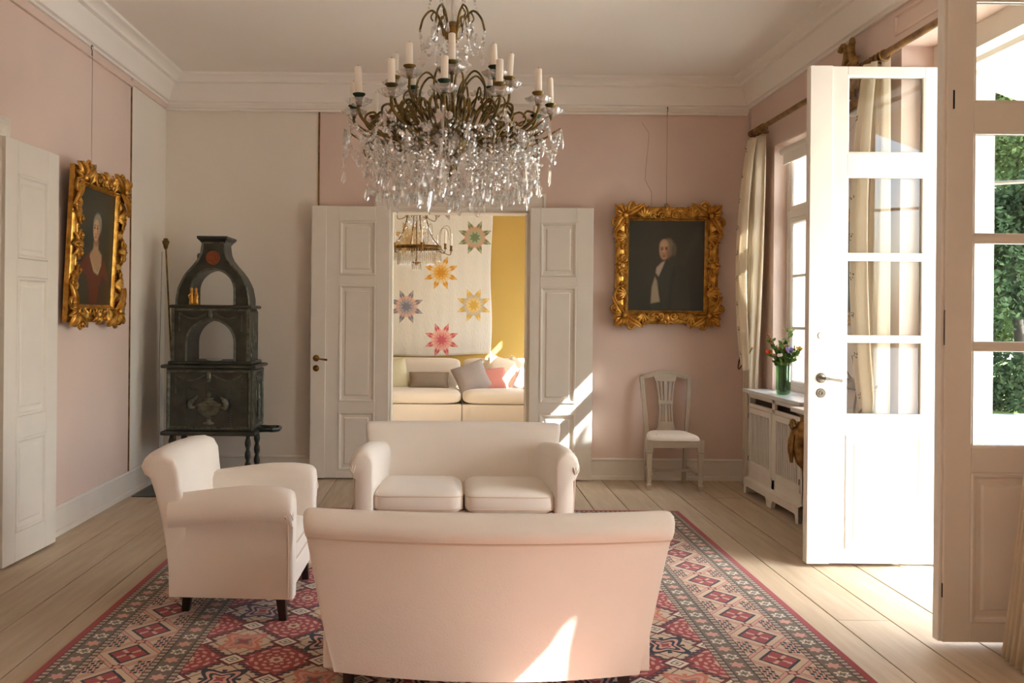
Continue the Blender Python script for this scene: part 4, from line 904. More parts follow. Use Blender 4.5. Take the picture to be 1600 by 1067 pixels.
# ------------------------------------------------------------------ cast iron stove
def stove():
    SY = 7.2; x0, x1 = -2.225, -1.535; cx = (x0+x1)/2; D = 0.44
    s = thing('iron_stove', 'tall black cast iron tiered stove with arches on twisted legs', 'stove', (cx, SY + D/2, 0))
    hw = (x1-x0)/2; q4 = ((-1,-1),(1,-1),(1,1),(-1,1))
    def slab(name, hwx, hd, z0, z1, flare=0.0, par=s):
        mb = MB(); mb.loft([[(a*(hwx+f), b*(hd+f), z) for a, b in q4] for f, z in ((flare, z0), (0.012+flare, z0+0.006), (0.012+flare, z1-0.006), (flare, z1))]); return mb.build(name, 'iron', par, bevel=0.003)
    # legs, twisted
    for a in (-1, 1):
        for b in (-1, 1):
            mb = MB(); rings = []
            for k in range(61):
                z = 0.44*k/60; tw = z*34; r = 0.020 if k > 2 else 0.026
                rings.append([(a*(hw-0.045) + r*(1+0.25*math.cos(2*(t-tw)))*math.cos(t), b*(D/2-0.05) + r*(1+0.25*math.cos(2*(t-tw)))*math.sin(t), z) for t in [2*PI*j/12 for j in range(12)]])
            mb.loft(rings); mb.build('leg', 'iron', s, smooth=60)
    slab('base_plate', hw, D/2, 0.44, 0.475, 0.012)
    mb = MB(); mb.box(-hw+0.01, hw-0.01, -D/2+0.01, D/2-0.01, 0.475, 0.965); fb = mb.build('fire_box', 'iron', s, bevel=0.006)
    mb = MB()
    mb.sweep(-hw+0.02, hw-0.02, 0.49, 0.95, [(0,0),(0,-0.012),(0.012,-0.014),(0.02,-0.004),(0.02,0)], lambda a, b, d: (a, -D/2+0.01+d, b))
    mb.sweep(-D/2+0.02, D/2-0.02, 0.49, 0.95, [(0,0),(0,0.012),(0.012,0.014),(0.02,0.004),(0.02,0)], lambda a, b, d: (hw-0.01+d, a, b)); mb.build('moulding', 'ironwornlit', fb)
    yf = -D/2 + 0.008
    mb = MB()   # beaded panel with urn relief
    for k in range(60):
        t = k/60*4; sd = int(t); f = t-sd; a0, a1, b0, b1 = -0.175, 0.175, 0.515, 0.80
        p = [(lerp(a0,a1,f), b0), (a1, lerp(b0,b1,f)), (lerp(a1,a0,f), b1), (a0, lerp(b1,b0,f))][sd]; mb.ball((p[0], yf-0.002, p[1]), 0.005, 6, 4)
    mb.build('bead_row', 'ironwornlit', fb, smooth=80)
    mb = MB()
    T = Matrix.Translation((0, yf, 0)) @ Matrix.Diagonal((1, 0.3, 1, 1))
    mb.lathe([(0.001,0.525),(0.045,0.527),(0.045,0.54),(0.02,0.55),(0.016,0.572),(0.03,0.582),(0.075,0.61),(0.098,0.645),(0.105,0.668),(0.112,0.672),(0.112,0.684),(0.09,0.69),(0.05,0.712),(0.03,0.718),(0.04,0.724),(0.036,0.735),(0.012,0.74),(0.02,0.76),(0.012,0.785),(0.001,0.79)], 20, T)
    for q in (-1, 1):
        mb.tube(spline([(q*0.10, yf-0.01, 0.665), (q*0.135, yf-0.02, 0.66), (q*0.14, yf-0.022, 0.695), (q*0.12, yf-0.018, 0.72), (q*0.10, yf-0.014, 0.735), (q*0.085, yf-0.012, 0.752)], 5), [0.018]*8 + [0.022]*8 + [0.014]*5 + [0.009]*5, 8)
    mb.build('urn_relief', 'ironwornlit', fb, smooth=60)
    def swags(par, yv, ztop, wid, r=0.005):
        mb = MB()
        for q in (-1, 1):
            mb.tube([(q*lerp(0.03, wid, t), yv-0.004, ztop-0.01-0.045*math.sin(PI*t)) for t in [k/14 for k in range(15)]], r, 6)
            for k in range(9): mb.ball((q*wid, yv-0.002, ztop-0.02-k*0.016), 0.006+0.002*math.sin(k), 6, 4)
        mb.ball((0, yv-0.006, ztop-0.02), 0.026, 10, 8, sc=(0.8, 0.7, 1.3)); mb.ball((0, yv-0.008, ztop-0.055), 0.014, 8, 6)
        mb.build('swag_relief', 'ironwornlit', par, smooth=80)
    swags(fb, yf, 0.925, 0.26)
    mb = MB()   # side relief
    xs = hw-0.008
    mb.tube([(xs, 0.02+0.085*math.cos(t), 0.70+0.15*math.sin(t)) for t in [2*PI*k/28 for k in range(29)]], 0.007, 6)
    mb.tube([(xs+0.004, -0.05, 0.70), (xs+0.004, 0.09, 0.72)], 0.012, 6); mb.tube([(xs+0.004, 0.02, 0.58), (xs+0.004, 0.02, 0.83)], 0.012, 6)
    for k in range(14): mb.ball((xs, random.uniform(-0.15,0.15), random.uniform(0.86,0.94)), 0.012, 6, 4)
    mb.build('side_relief', 'ironwornlit', fb, smooth=80)['kind'] = 'stuff'
    slab('shelf_plate', hw-0.005, D/2-0.005, 0.965, 0.992, 0.018); slab('shelf_moulding', hw-0.03, D/2-0.03, 0.992, 1.02, 0.0)
    # middle tier: box with an arched through-opening
    def arch_box(name, hwx, hd, z0, z1, aw, az, n=20):
        """aw half width of opening, az z of the crown; opening from z0"""
        mb = MB(); zs = az-aw
        inner = [(-aw, z0)] + [(-aw*math.cos(PI*k/n), zs + aw*math.sin(PI*k/n)) for k in range(n+1)] + [(aw, z0)]
        outer = [(-hwx, z0)] + [(max(-hwx, min(hwx, -hwx*1.35*math.cos(PI*k/n))), z1 if abs(math.cos(PI*k/n))*1.35 < 1 else lerp(z0, z1, 0.5 + 0.5*min(1, math.sin(PI*k/n)/0.67))) for k in range(n+1)] + [(hwx, z0)]
        m = len(inner); V = []
        for y in (-hd, hd): V += [(p[0], y, p[1]) for p in inner] + [(p[0], y, p[1]) for p in outer]
        Fs = []
        for i in range(m-1):
            a, b = i, i+1
            Fs += [(a, b, m+b, m+a), (2*m+a, 3*m+a, 3*m+b, 2*m+b), (a, 2*m+a, 2*m+b, b), (m+a, m+b, 3*m+b, 3*m+a)]
        Fs += [(0, m, 3*m, 2*m), (m-1, 3*m-1, 4*m-1, 2*m-1)]
        mb.add(V, Fs); o = mb.build(name, 'iron', s)
        mb = MB(); mb.tube([(p[0]*1.03, -hd-0.002, p[1] + (0.004 if 0 < i < m-1 else 0)) for i, p in enumerate(inner)], 0.009, 8)
        for q in (-1, 1): mb.box(q*(hwx-0.004)-0.012, q*(hwx-0.004)+0.012, -hd-0.01, -hd+0.01, z0+0.002, z1-0.002)
        mb.box(-hwx+0.008, hwx-0.008, -hd-0.008, -hd+0.002, z1-0.02, z1-0.002); mb.build('moulding', 'ironwornlit', o, smooth=40); return o
    ab = arch_box('arch_box', hw-0.045, D/2-0.045, 1.02, 1.435, 0.185, 1.345)
    swags(ab, -D/2+0.042, 1.41, 0.245, 0.004)
    mb = MB()
    for k in range(16): mb.ball((hw-0.045, random.uniform(-0.13,0.13), random.uniform(1.06,1.40)), 0.016, 6, 4, sc=(0.5, 1, 1.5))
    mb.build('side_relief', 'ironwornlit', ab, smooth=80)['kind'] = 'stuff'
    slab('shelf_plate', hw-0.05, D/2-0.05, 1.435, 1.462, 0.014)
    # bell shaped top with arch
    n = 24; aw = 0.165; z0 = 1.462; crown = 1.462+0.28
    def outer_half(z):
        t = (z-z0)/(2.0-z0)
        pts = [(0, 0.290), (0.10, 0.288), (0.25, 0.272), (0.40, 0.235), (0.52, 0.185), (0.63, 0.128), (0.72, 0.098), (0.82, 0.088), (0.93, 0.086), (1.0, 0.086)]
        for (a, b), (c, d) in zip(pts, pts[1:]):
            if t <= c: return lerp(b, d, (t-a)/(c-a))
        return pts[-1][1]
    mb = MB(); hd = 0.125
    inner = [(-aw, z0)] + [(-aw*math.cos(PI*k/n), crown-aw + aw*math.sin(PI*k/n)) for k in range(n+1)] + [(aw, z0)]
    m = len(inner); outer = []
    for i in range(m):
        f = i/(m-1); zt = 1.955
        if f < 0.5: z = lerp(z0, zt, min(1, f/0.42)); x = -outer_half(z) if f < 0.42 else -outer_half(zt)*(0.5-f)/0.08
        else: g = 1-f; z = lerp(z0, zt, min(1, g/0.42)); x = outer_half(z) if g < 0.42 else outer_half(zt)*(0.5-g)/0.08
        outer.append((x, z))
    V = []
    for y in (-hd, hd): V += [(p[0], y, p[1]) for p in inner] + [(p[0], y, p[1]) for p in outer]
    Fs = []
    for i in range(m-1):
        a, b = i, i+1; Fs += [(a, b, m+b, m+a), (2*m+a, 3*m+a, 3*m+b, 2*m+b), (a, 2*m+a, 2*m+b, b), (m+a, m+b, 3*m+b, 3*m+a)]
    Fs += [(0, m, 3*m, 2*m), (m-1, 3*m-1, 4*m-1, 2*m-1)]
    mb.add(V, Fs); bell = mb.build('bell_arch', 'iron', s)
    mb = MB(); mb.tube([(p[0]*0.985, -hd-0.002, p[1]) for p in outer], 0.009, 8); mb.tube([(p[0]*1.05, -hd-0.002, p[1]+0.005) for p in inner], 0.008, 8)
    mb.build('moulding', 'ironwornlit', bell, smooth=60)
    mb = MB(); mb.loft([[(a*f, b*(f*1.35), z) for a, b in q4] for f, z in ((0.088, 1.945), (0.10, 1.965), (0.118, 1.985), (0.122, 2.0), (0.118, 2.006))]); mb.build('top_cap', 'iron', s, bevel=0.003)
    mb = MB(); mb.lathe([(0.0001,0.02),(0.012,0.02),(0.016,0.012),(0.03,0.014),(0.036,0.009),(0.05,0.012),(0.056,0.0)], 24, Matrix.Translation((0, -hd-0.001, 1.835)) @ Matrix.Rotation(PI/2, 4, 'X'))
    md = mb.build('medallion', 'copper', s, smooth=30); md['label'] = 'round copper red medallion'
    mb = MB(); mb.lathe([(0.0001,0.016),(0.026,0.012),(0.03,0.0)], 18, Matrix.Translation((-0.135, -0.02, 1.85)) @ Matrix.Rotation(-PI/2, 4, 'Y')); mb.build('damper_knob', 'iron', s, smooth=40)
    # ash shelf at the right side
    mb = MB(); rings = []
    pts = [(hw+0.0,-0.06),(hw+0.04,-0.075),(hw+0.085,-0.06),(hw+0.13,-0.075),(hw+0.165,-0.04),(hw+0.175,0.02),(hw+0.165,0.08),(hw+0.13,0.11),(hw+0.085,0.095),(hw+0.04,0.11),(hw+0.0,0.10)]
    mb.loft([[(x, y, 0.452) for x, y in pts], [(x, y, 0.462) for x, y in pts]])
    mb.tube([(x, y, 0.475) for x, y in pts], 0.013, 7); mb.build('ash_shelf', 'iron', s, smooth=40)
    return s, cx, SY
stv, scx, SY = stove()
t = thing('gilt_figure', 'small gilt figure group standing on the upper shelf of the stove', 'figurine', (scx-0.135, SY+0.05, 1.463))
mb = MB(); mb.box(-0.035, 0.035, -0.02, 0.02, 0, 0.012)
mb.build('base', 'gold', t, bevel=0.003)
for q in (-1, 1):
    mb = MB(); mb.lathe([(0.02,0.012),(0.018,0.05),(0.013,0.075),(0.017,0.09),(0.008,0.105),(0.012,0.115),(0.0125,0.125),(0.001,0.137)], 10, Matrix.Translation((q*0.018, 0, 0))); mb.tube([(q*0.02,-0.01,0.09),(q*0.038,-0.018,0.07),(q*0.03,-0.02,0.05)], 0.006, 6)
    mb.build('figure', 'gold', t, smooth=60)
mb = MB(); mb.loft([[(0.075*math.cos(a)*k, 0.035*math.sin(a)*k, z) for a in [2*PI*j/20 for j in range(20)]] for k, z in ((0.3, 0), (0.7, 0.006), (1.0, 0.022), (0.95, 0.022), (0.6, 0.012))])
tag(mb.build('shell_dish', 'stone', smooth=60, loc=(scx+0.03, SY+0.05, 1.021)), 'small pale oval dish lying in the lower arch of the stove', 'dish')
t = thing('ash_box', 'black open iron ash box on the floor under the stove', 'box', (scx+0.12, 7.33, 0.007), R(14))
mb = MB()
def rr(z, a, b): return [(-a, -b, z), (a*0.7, -b, z), (a, -b*0.3, z), (a, b, z), (-a, b, z)]
mb.loft([rr(0, 0.13, 0.09), rr(0.11, 0.16, 0.11), rr(0.115, 0.16, 0.11), rr(0.115, 0.145, 0.098), rr(0.02, 0.115, 0.08)]); mb.build('tray', 'iron', t)
mb = MB(); mb.box(0.0, 0.006, -0.095, 0.095, 0.02, 0.10); mb.build('divider', 'iron', t)
t = thing('brass_rod', 'thin brass rod with a bronze tip leaning in the corner behind the stove', 'rod', (0,0,0))
pt, pb_ = at(259, 384, 7.68), at(277, 760, 7.62); pb_.z = 0.007
mb = MB(); mb.tube([pb_, pt], 0.007, 8); mb.build('shaft', 'brass', t, smooth=60)
mb = MB(); mb.lathe([(0.008,-0.03),(0.016,-0.02),(0.02,0.0),(0.028,0.02),(0.03,0.04),(0.02,0.045),(0.018,0.06),(0.001,0.064)], 12, Matrix.Translation(pt)); mb.build('tip', 'bronze', t, smooth=60)
mb = MB(); mb.tube([pt + Vector((-0.03,0,-0.05)), pt + Vector((-0.05, 0.02, -0.9)), pt + Vector((-0.06, 0.05, -2.0 + 0.25))], 0.0022, 5); mb.build('cord', 'golddim', t)
# floor plate under the stove
mb = MB(); mb.box(-2.40, -1.45, 6.98, 7.86, 0.0005, 0.006); tag(mb.build('hearth_plate', 'iron'), 'flat grey floor plate under the stove', 'hearth plate')

# ------------------------------------------------------------------ curtains and rods
def sprig_cloth():
    m = mat('sprigged_cotton', srgb(238, 226, 204), 0.9, noise=0.03, nscale=4, bump=0.05, bscale=200); nt = m.node_tree; p = nt.nodes['Principled BSDF']
    tr = nt.nodes.new('ShaderNodeBsdfTranslucent'); tr.inputs[0].default_value = srgb(240, 228, 206); mx_ = nt.nodes.new('ShaderNodeMixShader'); mx_.inputs[0].default_value = 0.35
    out = [n for n in nt.nodes if n.type == 'OUTPUT_MATERIAL'][0]
    nt.links.new(p.outputs[0], mx_.inputs[1]); nt.links.new(tr.outputs[0], mx_.inputs[2]); nt.links.new(mx_.outputs[0], out.inputs[0]); return m
M['cotton'] = sprig_cloth()
def curtain(name, label, x, y0, y1, ztop, tie_y, tie_z, zbot, side, group=None, swag=True, seed=1, flare=0.0):
    """hangs in the plane x, folds along y; gathered towards tie_y at tie_z"""
    rng = random.Random(seed); root = thing(name, label, 'curtain', (x, tie_y, 0), group=group)
    ph = rng.random()*6
    def width(z):
        if z > tie_z: t = (ztop-z)/(ztop-tie_z); return (lerp(y0, tie_y-0.09, t**1.5), lerp(y1, tie_y+0.09, t**1.5))
        t = (tie_z-z)/(tie_z-zbot); return (lerp(tie_y-0.09, tie_y-0.11, t), lerp(tie_y+0.09, tie_y+0.11, t))
    def fn(u, v):
        z = lerp(zbot, ztop, v); a, b = width(z); s = u
        amp = 0.028 + 0.012*math.sin(3*v+ph)
        return (amp*math.sin(s*2*PI*5+ph+0.8*v) + 0.012*math.sin(s*2*PI*11+2*v) - flare*(1-v)**2, lerp(a, b, s)-tie_y, z)
    mb = MB(); mb.grid(fn, 70, 36); o = mb.build('drape', 'cotton', root, smooth=180, solid=0.003)
    if swag:   # the turned leading edge that loops over the cord
        ye = y1 if side > 0 else y0
        def f2(u, v):
            z = lerp(tie_z-0.03, ztop-0.02, v); t = 1-v
            bulge = 0.085*math.sin(PI*min(1, t*1.0))**0.8
            wv = lerp(0.13, 0.15, v)*(1 if v > 0.10 else math.sqrt(max(0.02, 1-((0.10-v)/0.10)**2)))
            yc = lerp(tie_y + side*0.04, ye - side*0.075, v)
            return (-0.05 - bulge*0.8 - 0.03*math.cos((u-0.5)*PI) + 0.012*math.sin(u*14+v*3), yc + (u-0.5)*wv*(1.5-0.5*v) - tie_y, z)
        mb = MB(); mb.grid(f2, 24, 40); mb.build('swag', 'cotton', root, smooth=180, solid=0.003)
    mb = MB(); mb.tube([(-0.03-0.07*math.sin(PI*k/12), -side*0.02+ side*0.12*(k/6-1), tie_z+0.16-0.18*math.sin(PI*k/12)) for k in range(13)], 0.006, 6); mb.build('tie_cord', 'rodwood', root, smooth=60)
    # embroidered sprigs
    mb = MB()
    for k in range(9):
        z = lerp(tie_z+0.1, ztop-0.1, k/8)
        t = (ztop-z)/(ztop-tie_z); yc = lerp((y1 if side > 0 else y0)-side*0.09, tie_y+side*0.04, t)-tie_y
        xc = -0.088 - 0.085*math.sin(PI*min(1, t))**0.8*0.8
        if not swag: xc = -0.03; yc = 0.0
        for q in range(7): mb.ball((xc + rng.uniform(-0.004, 0.004), yc+rng.uniform(-0.022, 0.022), z+rng.uniform(-0.02, 0.02)), 0.0045, 6, 4, sc=(0.6, 1.3, 0.8))
    mb.build('embroidered_sprig', 'legwood', root)['kind'] = 'stuff'
    return root
curtain('curtain', 'cream sprigged curtain tied back beside the window above the green vase', 2.46, 7.28, 7.48, 2.84, 7.50, 1.0, 0.02, -1, seed=2)
curtain('curtain', 'cream sprigged curtain tied back behind the glazed garden door leaf', 2.46, 5.22, 5.48, 2.88, 5.33, 0.86, 0.02, -1, seed=3)
curtain('curtain', 'cream sprigged curtain hanging before the mortised garden door leaf', 2.44, 3.46, 3.80, 2.88, 3.66, 0.9, 0.02, 1, swag=False, seed=5, flare=0.16)
curtain('curtain', 'cream sprigged curtain between the mirror and the radiator cover', 2.50, 6.05, 6.17, 2.84, 6.13, 1.0, 0.02, 1, swag=False, seed=6)
def rod(label, y0, y1, rings):
    t = thing('curtain_rod', label, 'curtain rod', (2.45, y0, 2.90))
    mb = MB(); mb.tube([(0, 0, 0), (0, y1-y0, 0)], 0.02, 12); mb.build('pole', 'rodwood', t, smooth=50)
    for y, s in ((0, -1), (y1-y0, 1)):
        mb = MB(); mb.lathe([(0.001,0.055),(0.022,0.05),(0.03,0.03),(0.03,0.015),(0.022,0.005),(0.026,0.0),(0.026,-0.012),(0.021,-0.016)], 14, Matrix.Translation((0, y, 0)) @ Matrix.Rotation(-s*PI/2, 4, 'X')); mb.build('finial', 'rodwood', t, smooth=50)
    for y in rings:
        mb = MB(); mb.tube([(0.03*math.cos(a), y-y0, 0.03*math.sin(a)-0.008) for a in [2*PI*k/16 for k in range(17)]], 0.0055, 7); mb.build('curtain_ring', 'rodwood', t, smooth=60)
    for y in (0.05, y1-y0-0.05):
        mb = MB(); mb.tube([(0, y, 0), (0.11, y, 0)], 0.012, 8); mb.build('bracket', 'rodwood', t, smooth=60)
rod('gilt wooden curtain rod above the window with the green vase', 6.10, 7.50, (7.24, 7.29, 7.34, 7.39, 7.44, 6.13, 6.17))
rod('gilt wooden curtain rod above the garden door', 3.50, 5.46, (5.22, 5.27, 5.32, 5.37, 5.42, 3.57, 3.64, 3.72))

# ------------------------------------------------------------------ radiator cover, vase, flowers
rc = thing('radiator_cover', 'white radiator cover with slatted doors under the window', 'radiator cover', (2.40, 6.24, 0))
RL, RH, XD = 1.16, 0.80, 0.155
mb = MB(); mb.box(0, 0.02, 0, 0.04, 0.1, RH); mb.box(0, 0.02, RL-0.04, RL, 0.1, RH); mb.box(0, 0.02, RL/2-0.03, RL/2+0.03, 0.1, RH); mb.box(0, 0.02, 0.04, RL-0.04, 0.1, 0.2); mb.box(0, 0.02, 0.04, RL-0.04, 0.69, 0.72); mb.box(0, 0.02, 0.04, RL-0.04, 0.765, RH)
mb.box(0, XD, 0, 0.02, 0, RH); mb.box(0, XD, RL-0.02, RL, 0, RH); mb.build('carcass', 'white', rc, bevel=0.002)
mb = MB(); mb.box(0.05, 0.06, 0.03, RL-0.03, 0.08, RH-0.01); mb.build('dark_back', 'dark', rc)
for k in (0, 1):
    a0, a1 = (0.04, RL/2-0.03) if k == 0 else (RL/2+0.03, RL-0.04)
    d = MB(); d.box(-0.008, 0.014, a0+0.003, a0+0.045, 0.203, 0.687); d.box(-0.008, 0.014, a1-0.045, a1-0.003, 0.203, 0.687); d.box(-0.008, 0.014, a0+0.045, a1-0.045, 0.203, 0.26); d.box(-0.008, 0.014, a0+0.045, a1-0.045, 0.645, 0.687)
    dr = d.build('door', 'white', rc, bevel=0.002)
    n = 12
    for q in range(n):
        yy = lerp(a0+0.045, a1-0.045, (q+0.5)/n); bx('slat', 'white', dr, 0.002, 0.007, yy-0.0095, yy+0.0095, 0.26, 0.645, bevel=0.001)
    mb = MB()
    for zz_ in (0.28, 0.62): mb.tube([(-0.01, a1-0.004 if k else a0+0.004, zz_-0.02), (-0.01, a1-0.004 if k else a0+0.004, zz_+0.02)], 0.004, 6)
    mb.build('hinge', 'steel', dr)
# plinth with cut-outs
mb = MB(); pts = [(0,0),(0.05,0),(0.06,0.05),(0.075,0.06),(RL/2-0.085,0.06),(RL/2-0.07,0.05),(RL/2-0.045,0.0),(RL/2+0.045,0.0),(RL/2+0.07,0.05),(RL/2+0.085,0.06),(RL-0.075,0.06),(RL-0.06,0.05),(RL-0.05,0),(RL,0)]
for (a, b) in zip(pts, pts[1:]):
    mb.add([(-0.03, a[0], a[1]), (-0.03, b[0], b[1]), (-0.03, b[0], 0.115), (-0.03, a[0], 0.115), (0, a[0], a[1]), (0, b[0], b[1]), (0, b[0], 0.13), (0, a[0], 0.13)], [(0,1,2,3),(4,7,6,5),(0,4,5,1),(3,2,6,7)])
mb.build('plinth', 'white', rc)
mb = MB(); mb.box(-0.035, XD+0.005, -0.02, RL+0.02, RH, RH+0.03); mb.build('shelf_top', 'marble', rc, bevel=0.005)
VZ = RH + 0.031; VP_ = Vector((2.49, 6.87, VZ))
mb = MB(); mb.lathe([(0.001,0.0),(0.04,0.0),(0.05,0.012),(0.053,0.05),(0.051,0.14),(0.053,0.215),(0.049,0.215),(0.047,0.14),(0.048,0.05),(0.044,0.016),(0.001,0.014)], 28, caps=False)
tag(mb.build('glass_vase', 'greenglass', smooth=40, loc=VP_), 'green glass vase of wild flowers on the radiator cover', 'vase')
FL = {k: mat('petal_'+k, c, 0.7) for k, c in dict(poppy=srgb(226, 82, 44), lilac=srgb(176, 160, 206), yellow=srgb(226, 178, 48), pink=srgb(206, 150, 130), white=srgb(232, 228, 214), rust=srgb(160, 108, 74), green=srgb(150, 170, 96)).items()}
frng = random.Random(11)
def flower(kind, label, dx, dy, h, size):
    r = thing('cut_flower', label, 'flower', VP_ + Vector((0, 0, 0.017)), group='wild flowers in the green vase')
    tip = Vector((dx, dy, h)); base = Vector((-dx*0.2, -dy*0.2, 0.0)); neck = Vector((max(-0.03, min(0.03, dx*0.3)), max(-0.03, min(0.03, dy*0.3)), 0.19))
    path = spline([base, neck, lerp(neck, tip, 0.55) + Vector((0, 0, 0.02)), tip], 5)
    mb = MB(); mb.tube(path, 0.0022, 5); mb.build('stem', 'stalk', r)
    mb = MB()
    if kind in ('poppy', 'lilac', 'white', 'pink'):
        n = 6 if kind == 'poppy' else 14
        for k in range(n):
            a = 2*PI*k/n + frng.random(); T = Matrix.Translation(tip) @ Matrix.Rotation(a, 4, 'Z') @ Matrix.Rotation(R(frng.uniform(25, 80)), 4, 'Y')
            mb.grid(lambda u, v: ((v-0.5)*size*0.55*math.sin(PI*min(1, 0.15+0.8*u)), size*0.08*math.sin(PI*u), u*size*0.6), 4, 3, 0, T)
        mb.ball(tip, size*0.12, 8, 6)
    elif kind in ('yellow', 'green'):
        for k in range(30): mb.ball(tip + Vector((frng.gauss(0, size*0.3), frng.gauss(0, size*0.3), frng.gauss(0, size*0.14))), size*0.1, 6, 4)
    else:
        for k in range(26): mb.ball(path[-1 - int(k/26*6)] + Vector((frng.gauss(0, size*0.12), frng.gauss(0, size*0.12), frng.gauss(0, size*0.15))), size*0.11, 6, 4, sc=(1, 1, 1.5))
    mb.build('blossom', FL[kind], r, smooth=60)
    mb = MB()
    for k in range(10):
        i = frng.randint(5, 13); T = Matrix.Translation(path[i]) @ Matrix.Rotation(frng.random()*6.3, 4, 'Z') @ Matrix.Rotation(R(frng.uniform(30, 75)), 4, 'Y')
        mb.grid(lambda u, v: ((v-0.5)*0.024*math.sin(PI*u), 0.008*math.sin(PI*u), u*0.06), 4, 2, 0, T)
    mb.build('leaf', 'stalk', r)['kind'] = 'stuff'
for kind, label, dx, dy, h, size in (
    ('poppy', 'orange red poppy drooping at the side of the bouquet', -0.10, 0.03, 0.29, 0.05), ('lilac', 'large pale lilac blossom in the bouquet', 0.03, -0.03, 0.30, 0.07),
    ('yellow', 'yellow flower cluster beside the door edge', 0.10, -0.04, 0.33, 0.05), ('rust', 'tall rusty brown seed spike in the bouquet', -0.09, 0.05, 0.41, 0.05), ('white', 'small white blossom high in the bouquet', 0.0, 0.04, 0.37, 0.035),
    ('pink', 'dusty pink blossom in the middle of the bouquet', -0.025, 0.0, 0.31, 0.05), ('green', 'green seed head in the bouquet', -0.05, 0.02, 0.33, 0.045), ('green', 'tallest wispy green grass in the bouquet', 0.05, 0.02, 0.46, 0.05),
    ('white', 'white umbel low in the bouquet', -0.04, -0.04, 0.27, 0.04), ('green', 'pale green spray leaning out of the vase', 0.09, -0.01, 0.27, 0.05), ('rust', 'short rusty spike among the leaves', 0.0, -0.02, 0.34, 0.04), ('pink', 'pink bud beside the poppy', -0.07, 0.0, 0.27, 0.03)):
    flower(kind, label, dx, dy, h, size)

# ------------------------------------------------------------------ pier mirror and console
mr = thing('pier_mirror', 'tall gilt pier mirror with carved crest on the window wall', 'mirror', (XR, 5.79, 0))
my, mz0, mz1 = 0.24, 0.95, 2.78
mb = MB(); mb.sweep(-my, my, mz0, mz1, [(0,0),(0,0.03),(0.015,0.045),(0.045,0.035),(0.06,0.04),(0.07,0.015),(0.07,0)], lambda a, b, d: (-d, a, b)); mb.build('frame', 'golddim', mr, smooth=35)
mb = MB(); mb.box(-0.016, -0.008, -my+0.06, my-0.06, mz0+0.06, mz1-0.06); mb.build('mirror_plate', 'mirror', mr)
mb = MB(); mb.box(-0.008, 0.0, -my+0.02, my-0.02, mz0+0.02, mz1-0.02); mb.build('back_board', 'legwood', mr)
mb = MB(); RZ = Matrix.Rotation(-PI/2, 4, 'Z')
C = Matrix.Translation((-0.035, 0, mz1+0.02)) @ RZ
RYm = lambda a: Matrix.Rotation(a, 4, 'Y')
for s_ in (-1, 1):
    mb.tube([tuple(C @ Vector(p)) for p in spline([(s_*0.24,-0.01,0.0),(s_*0.20,-0.02,0.10),(s_*0.10,-0.03,0.15),(s_*0.03,-0.03,0.26),(s_*0.06,-0.04,0.33),(s_*0.10,-0.05,0.30)], 6)], [0.03]*12+[0.024]*10+[0.016]*9, 9)
    volute(mb, C @ Matrix.Translation((s_*0.15, -0.02, 0.06)), 0.06, 1.7, 0.022, s_); volute(mb, C @ Matrix.Translation((s_*0.05, -0.03, 0.14)), 0.05, 1.5, 0.02, s_)
    leafm(mb, C @ RYm(s_*0.5), 0.25, 0.05, 0.06); leafm(mb, C @ RYm(s_*1.1), 0.25, 0.05, 0.06)
mb.ball(C @ Vector((0, -0.04, 0.10)), 0.05, 10, 8)
mb.build('carved_crest', 'golddim', mr, smooth=70)
co = thing('console_table', 'gilt console table with a marble top and scrolled legs under the mirror', 'table', (XR, 5.68, 0))
mb = MB(); mb.box(-0.37, -0.006, -0.24, 0.24, 0.80, 0.83); mb.build('marble_top', 'marble', co, bevel=0.006)
mb = MB(); mb.loft([[(-0.35+f, -0.23+f, z), (-0.01, -0.23+f, z), (-0.01, 0.23-f, z), (-0.35+f, 0.23-f, z)] for f, z in ((0.03, 0.715), (0.02, 0.73), (0.03, 0.745), (0.03, 0.775), (0.0, 0.80))]); mb.build('apron', 'golddim', co)
for s in (-1, 1):
    mb = MB(); mb.tube(spline([(-0.31, s*0.18, 0.73), (-0.335, s*0.185, 0.66), (-0.325, s*0.185, 0.55), (-0.25, s*0.165, 0.35), (-0.2, s*0.155, 0.15), (-0.23, s*0.165, 0.02)], 6), [0.034]*4 + [0.05]*6 + [0.048]*5 + [0.032]*6 + [0.022]*5 + [0.028]*5, 10)
    C = Matrix.Translation((-0.36, s*0.18, 0.68)) @ RZ
    leafm(mb, C @ RYm(PI), 0.2, 0.045, 0.02, 4); volute(mb, C @ Matrix.Translation((0, 0.0, 0.04)), 0.035, 1.5, 0.012, 1)
    mb.build('leg', 'golddim', co, smooth=60)
mb = MB(); leafm(mb, Matrix.Translation((-0.345, 0, 0.76)) @ RZ @ RYm(PI), 0.12, 0.08, 0.02, 5); mb.build('apron_shell', 'golddim', co, smooth=60)
# motion sensor
t = thing('motion_sensor', 'small white motion sensor on the back wall near the corner', 'sensor', at(1168, 329, YB)); t.location.y = YB - 0.001
mb = MB(); mb.loft([[(a*0.028*f, -d, b*0.058*f) for a, b in [(math.copysign(abs(math.cos(q))**0.35, math.cos(q)), math.copysign(abs(math.sin(q))**0.35, math.sin(q))) for q in [2*PI*k/24 for k in range(24)]]] for f, d in ((0.97, 0), (1, 0.01), (1, 0.028), (0.9, 0.036), (0.5, 0.038))]); mb.build('housing', 'plastic', t, smooth=40)
mb = MB(); mb.box(-0.018, 0.018, -0.0395, -0.034, -0.035, 0.0); mb.build('lens', 'white', t, bevel=0.002)

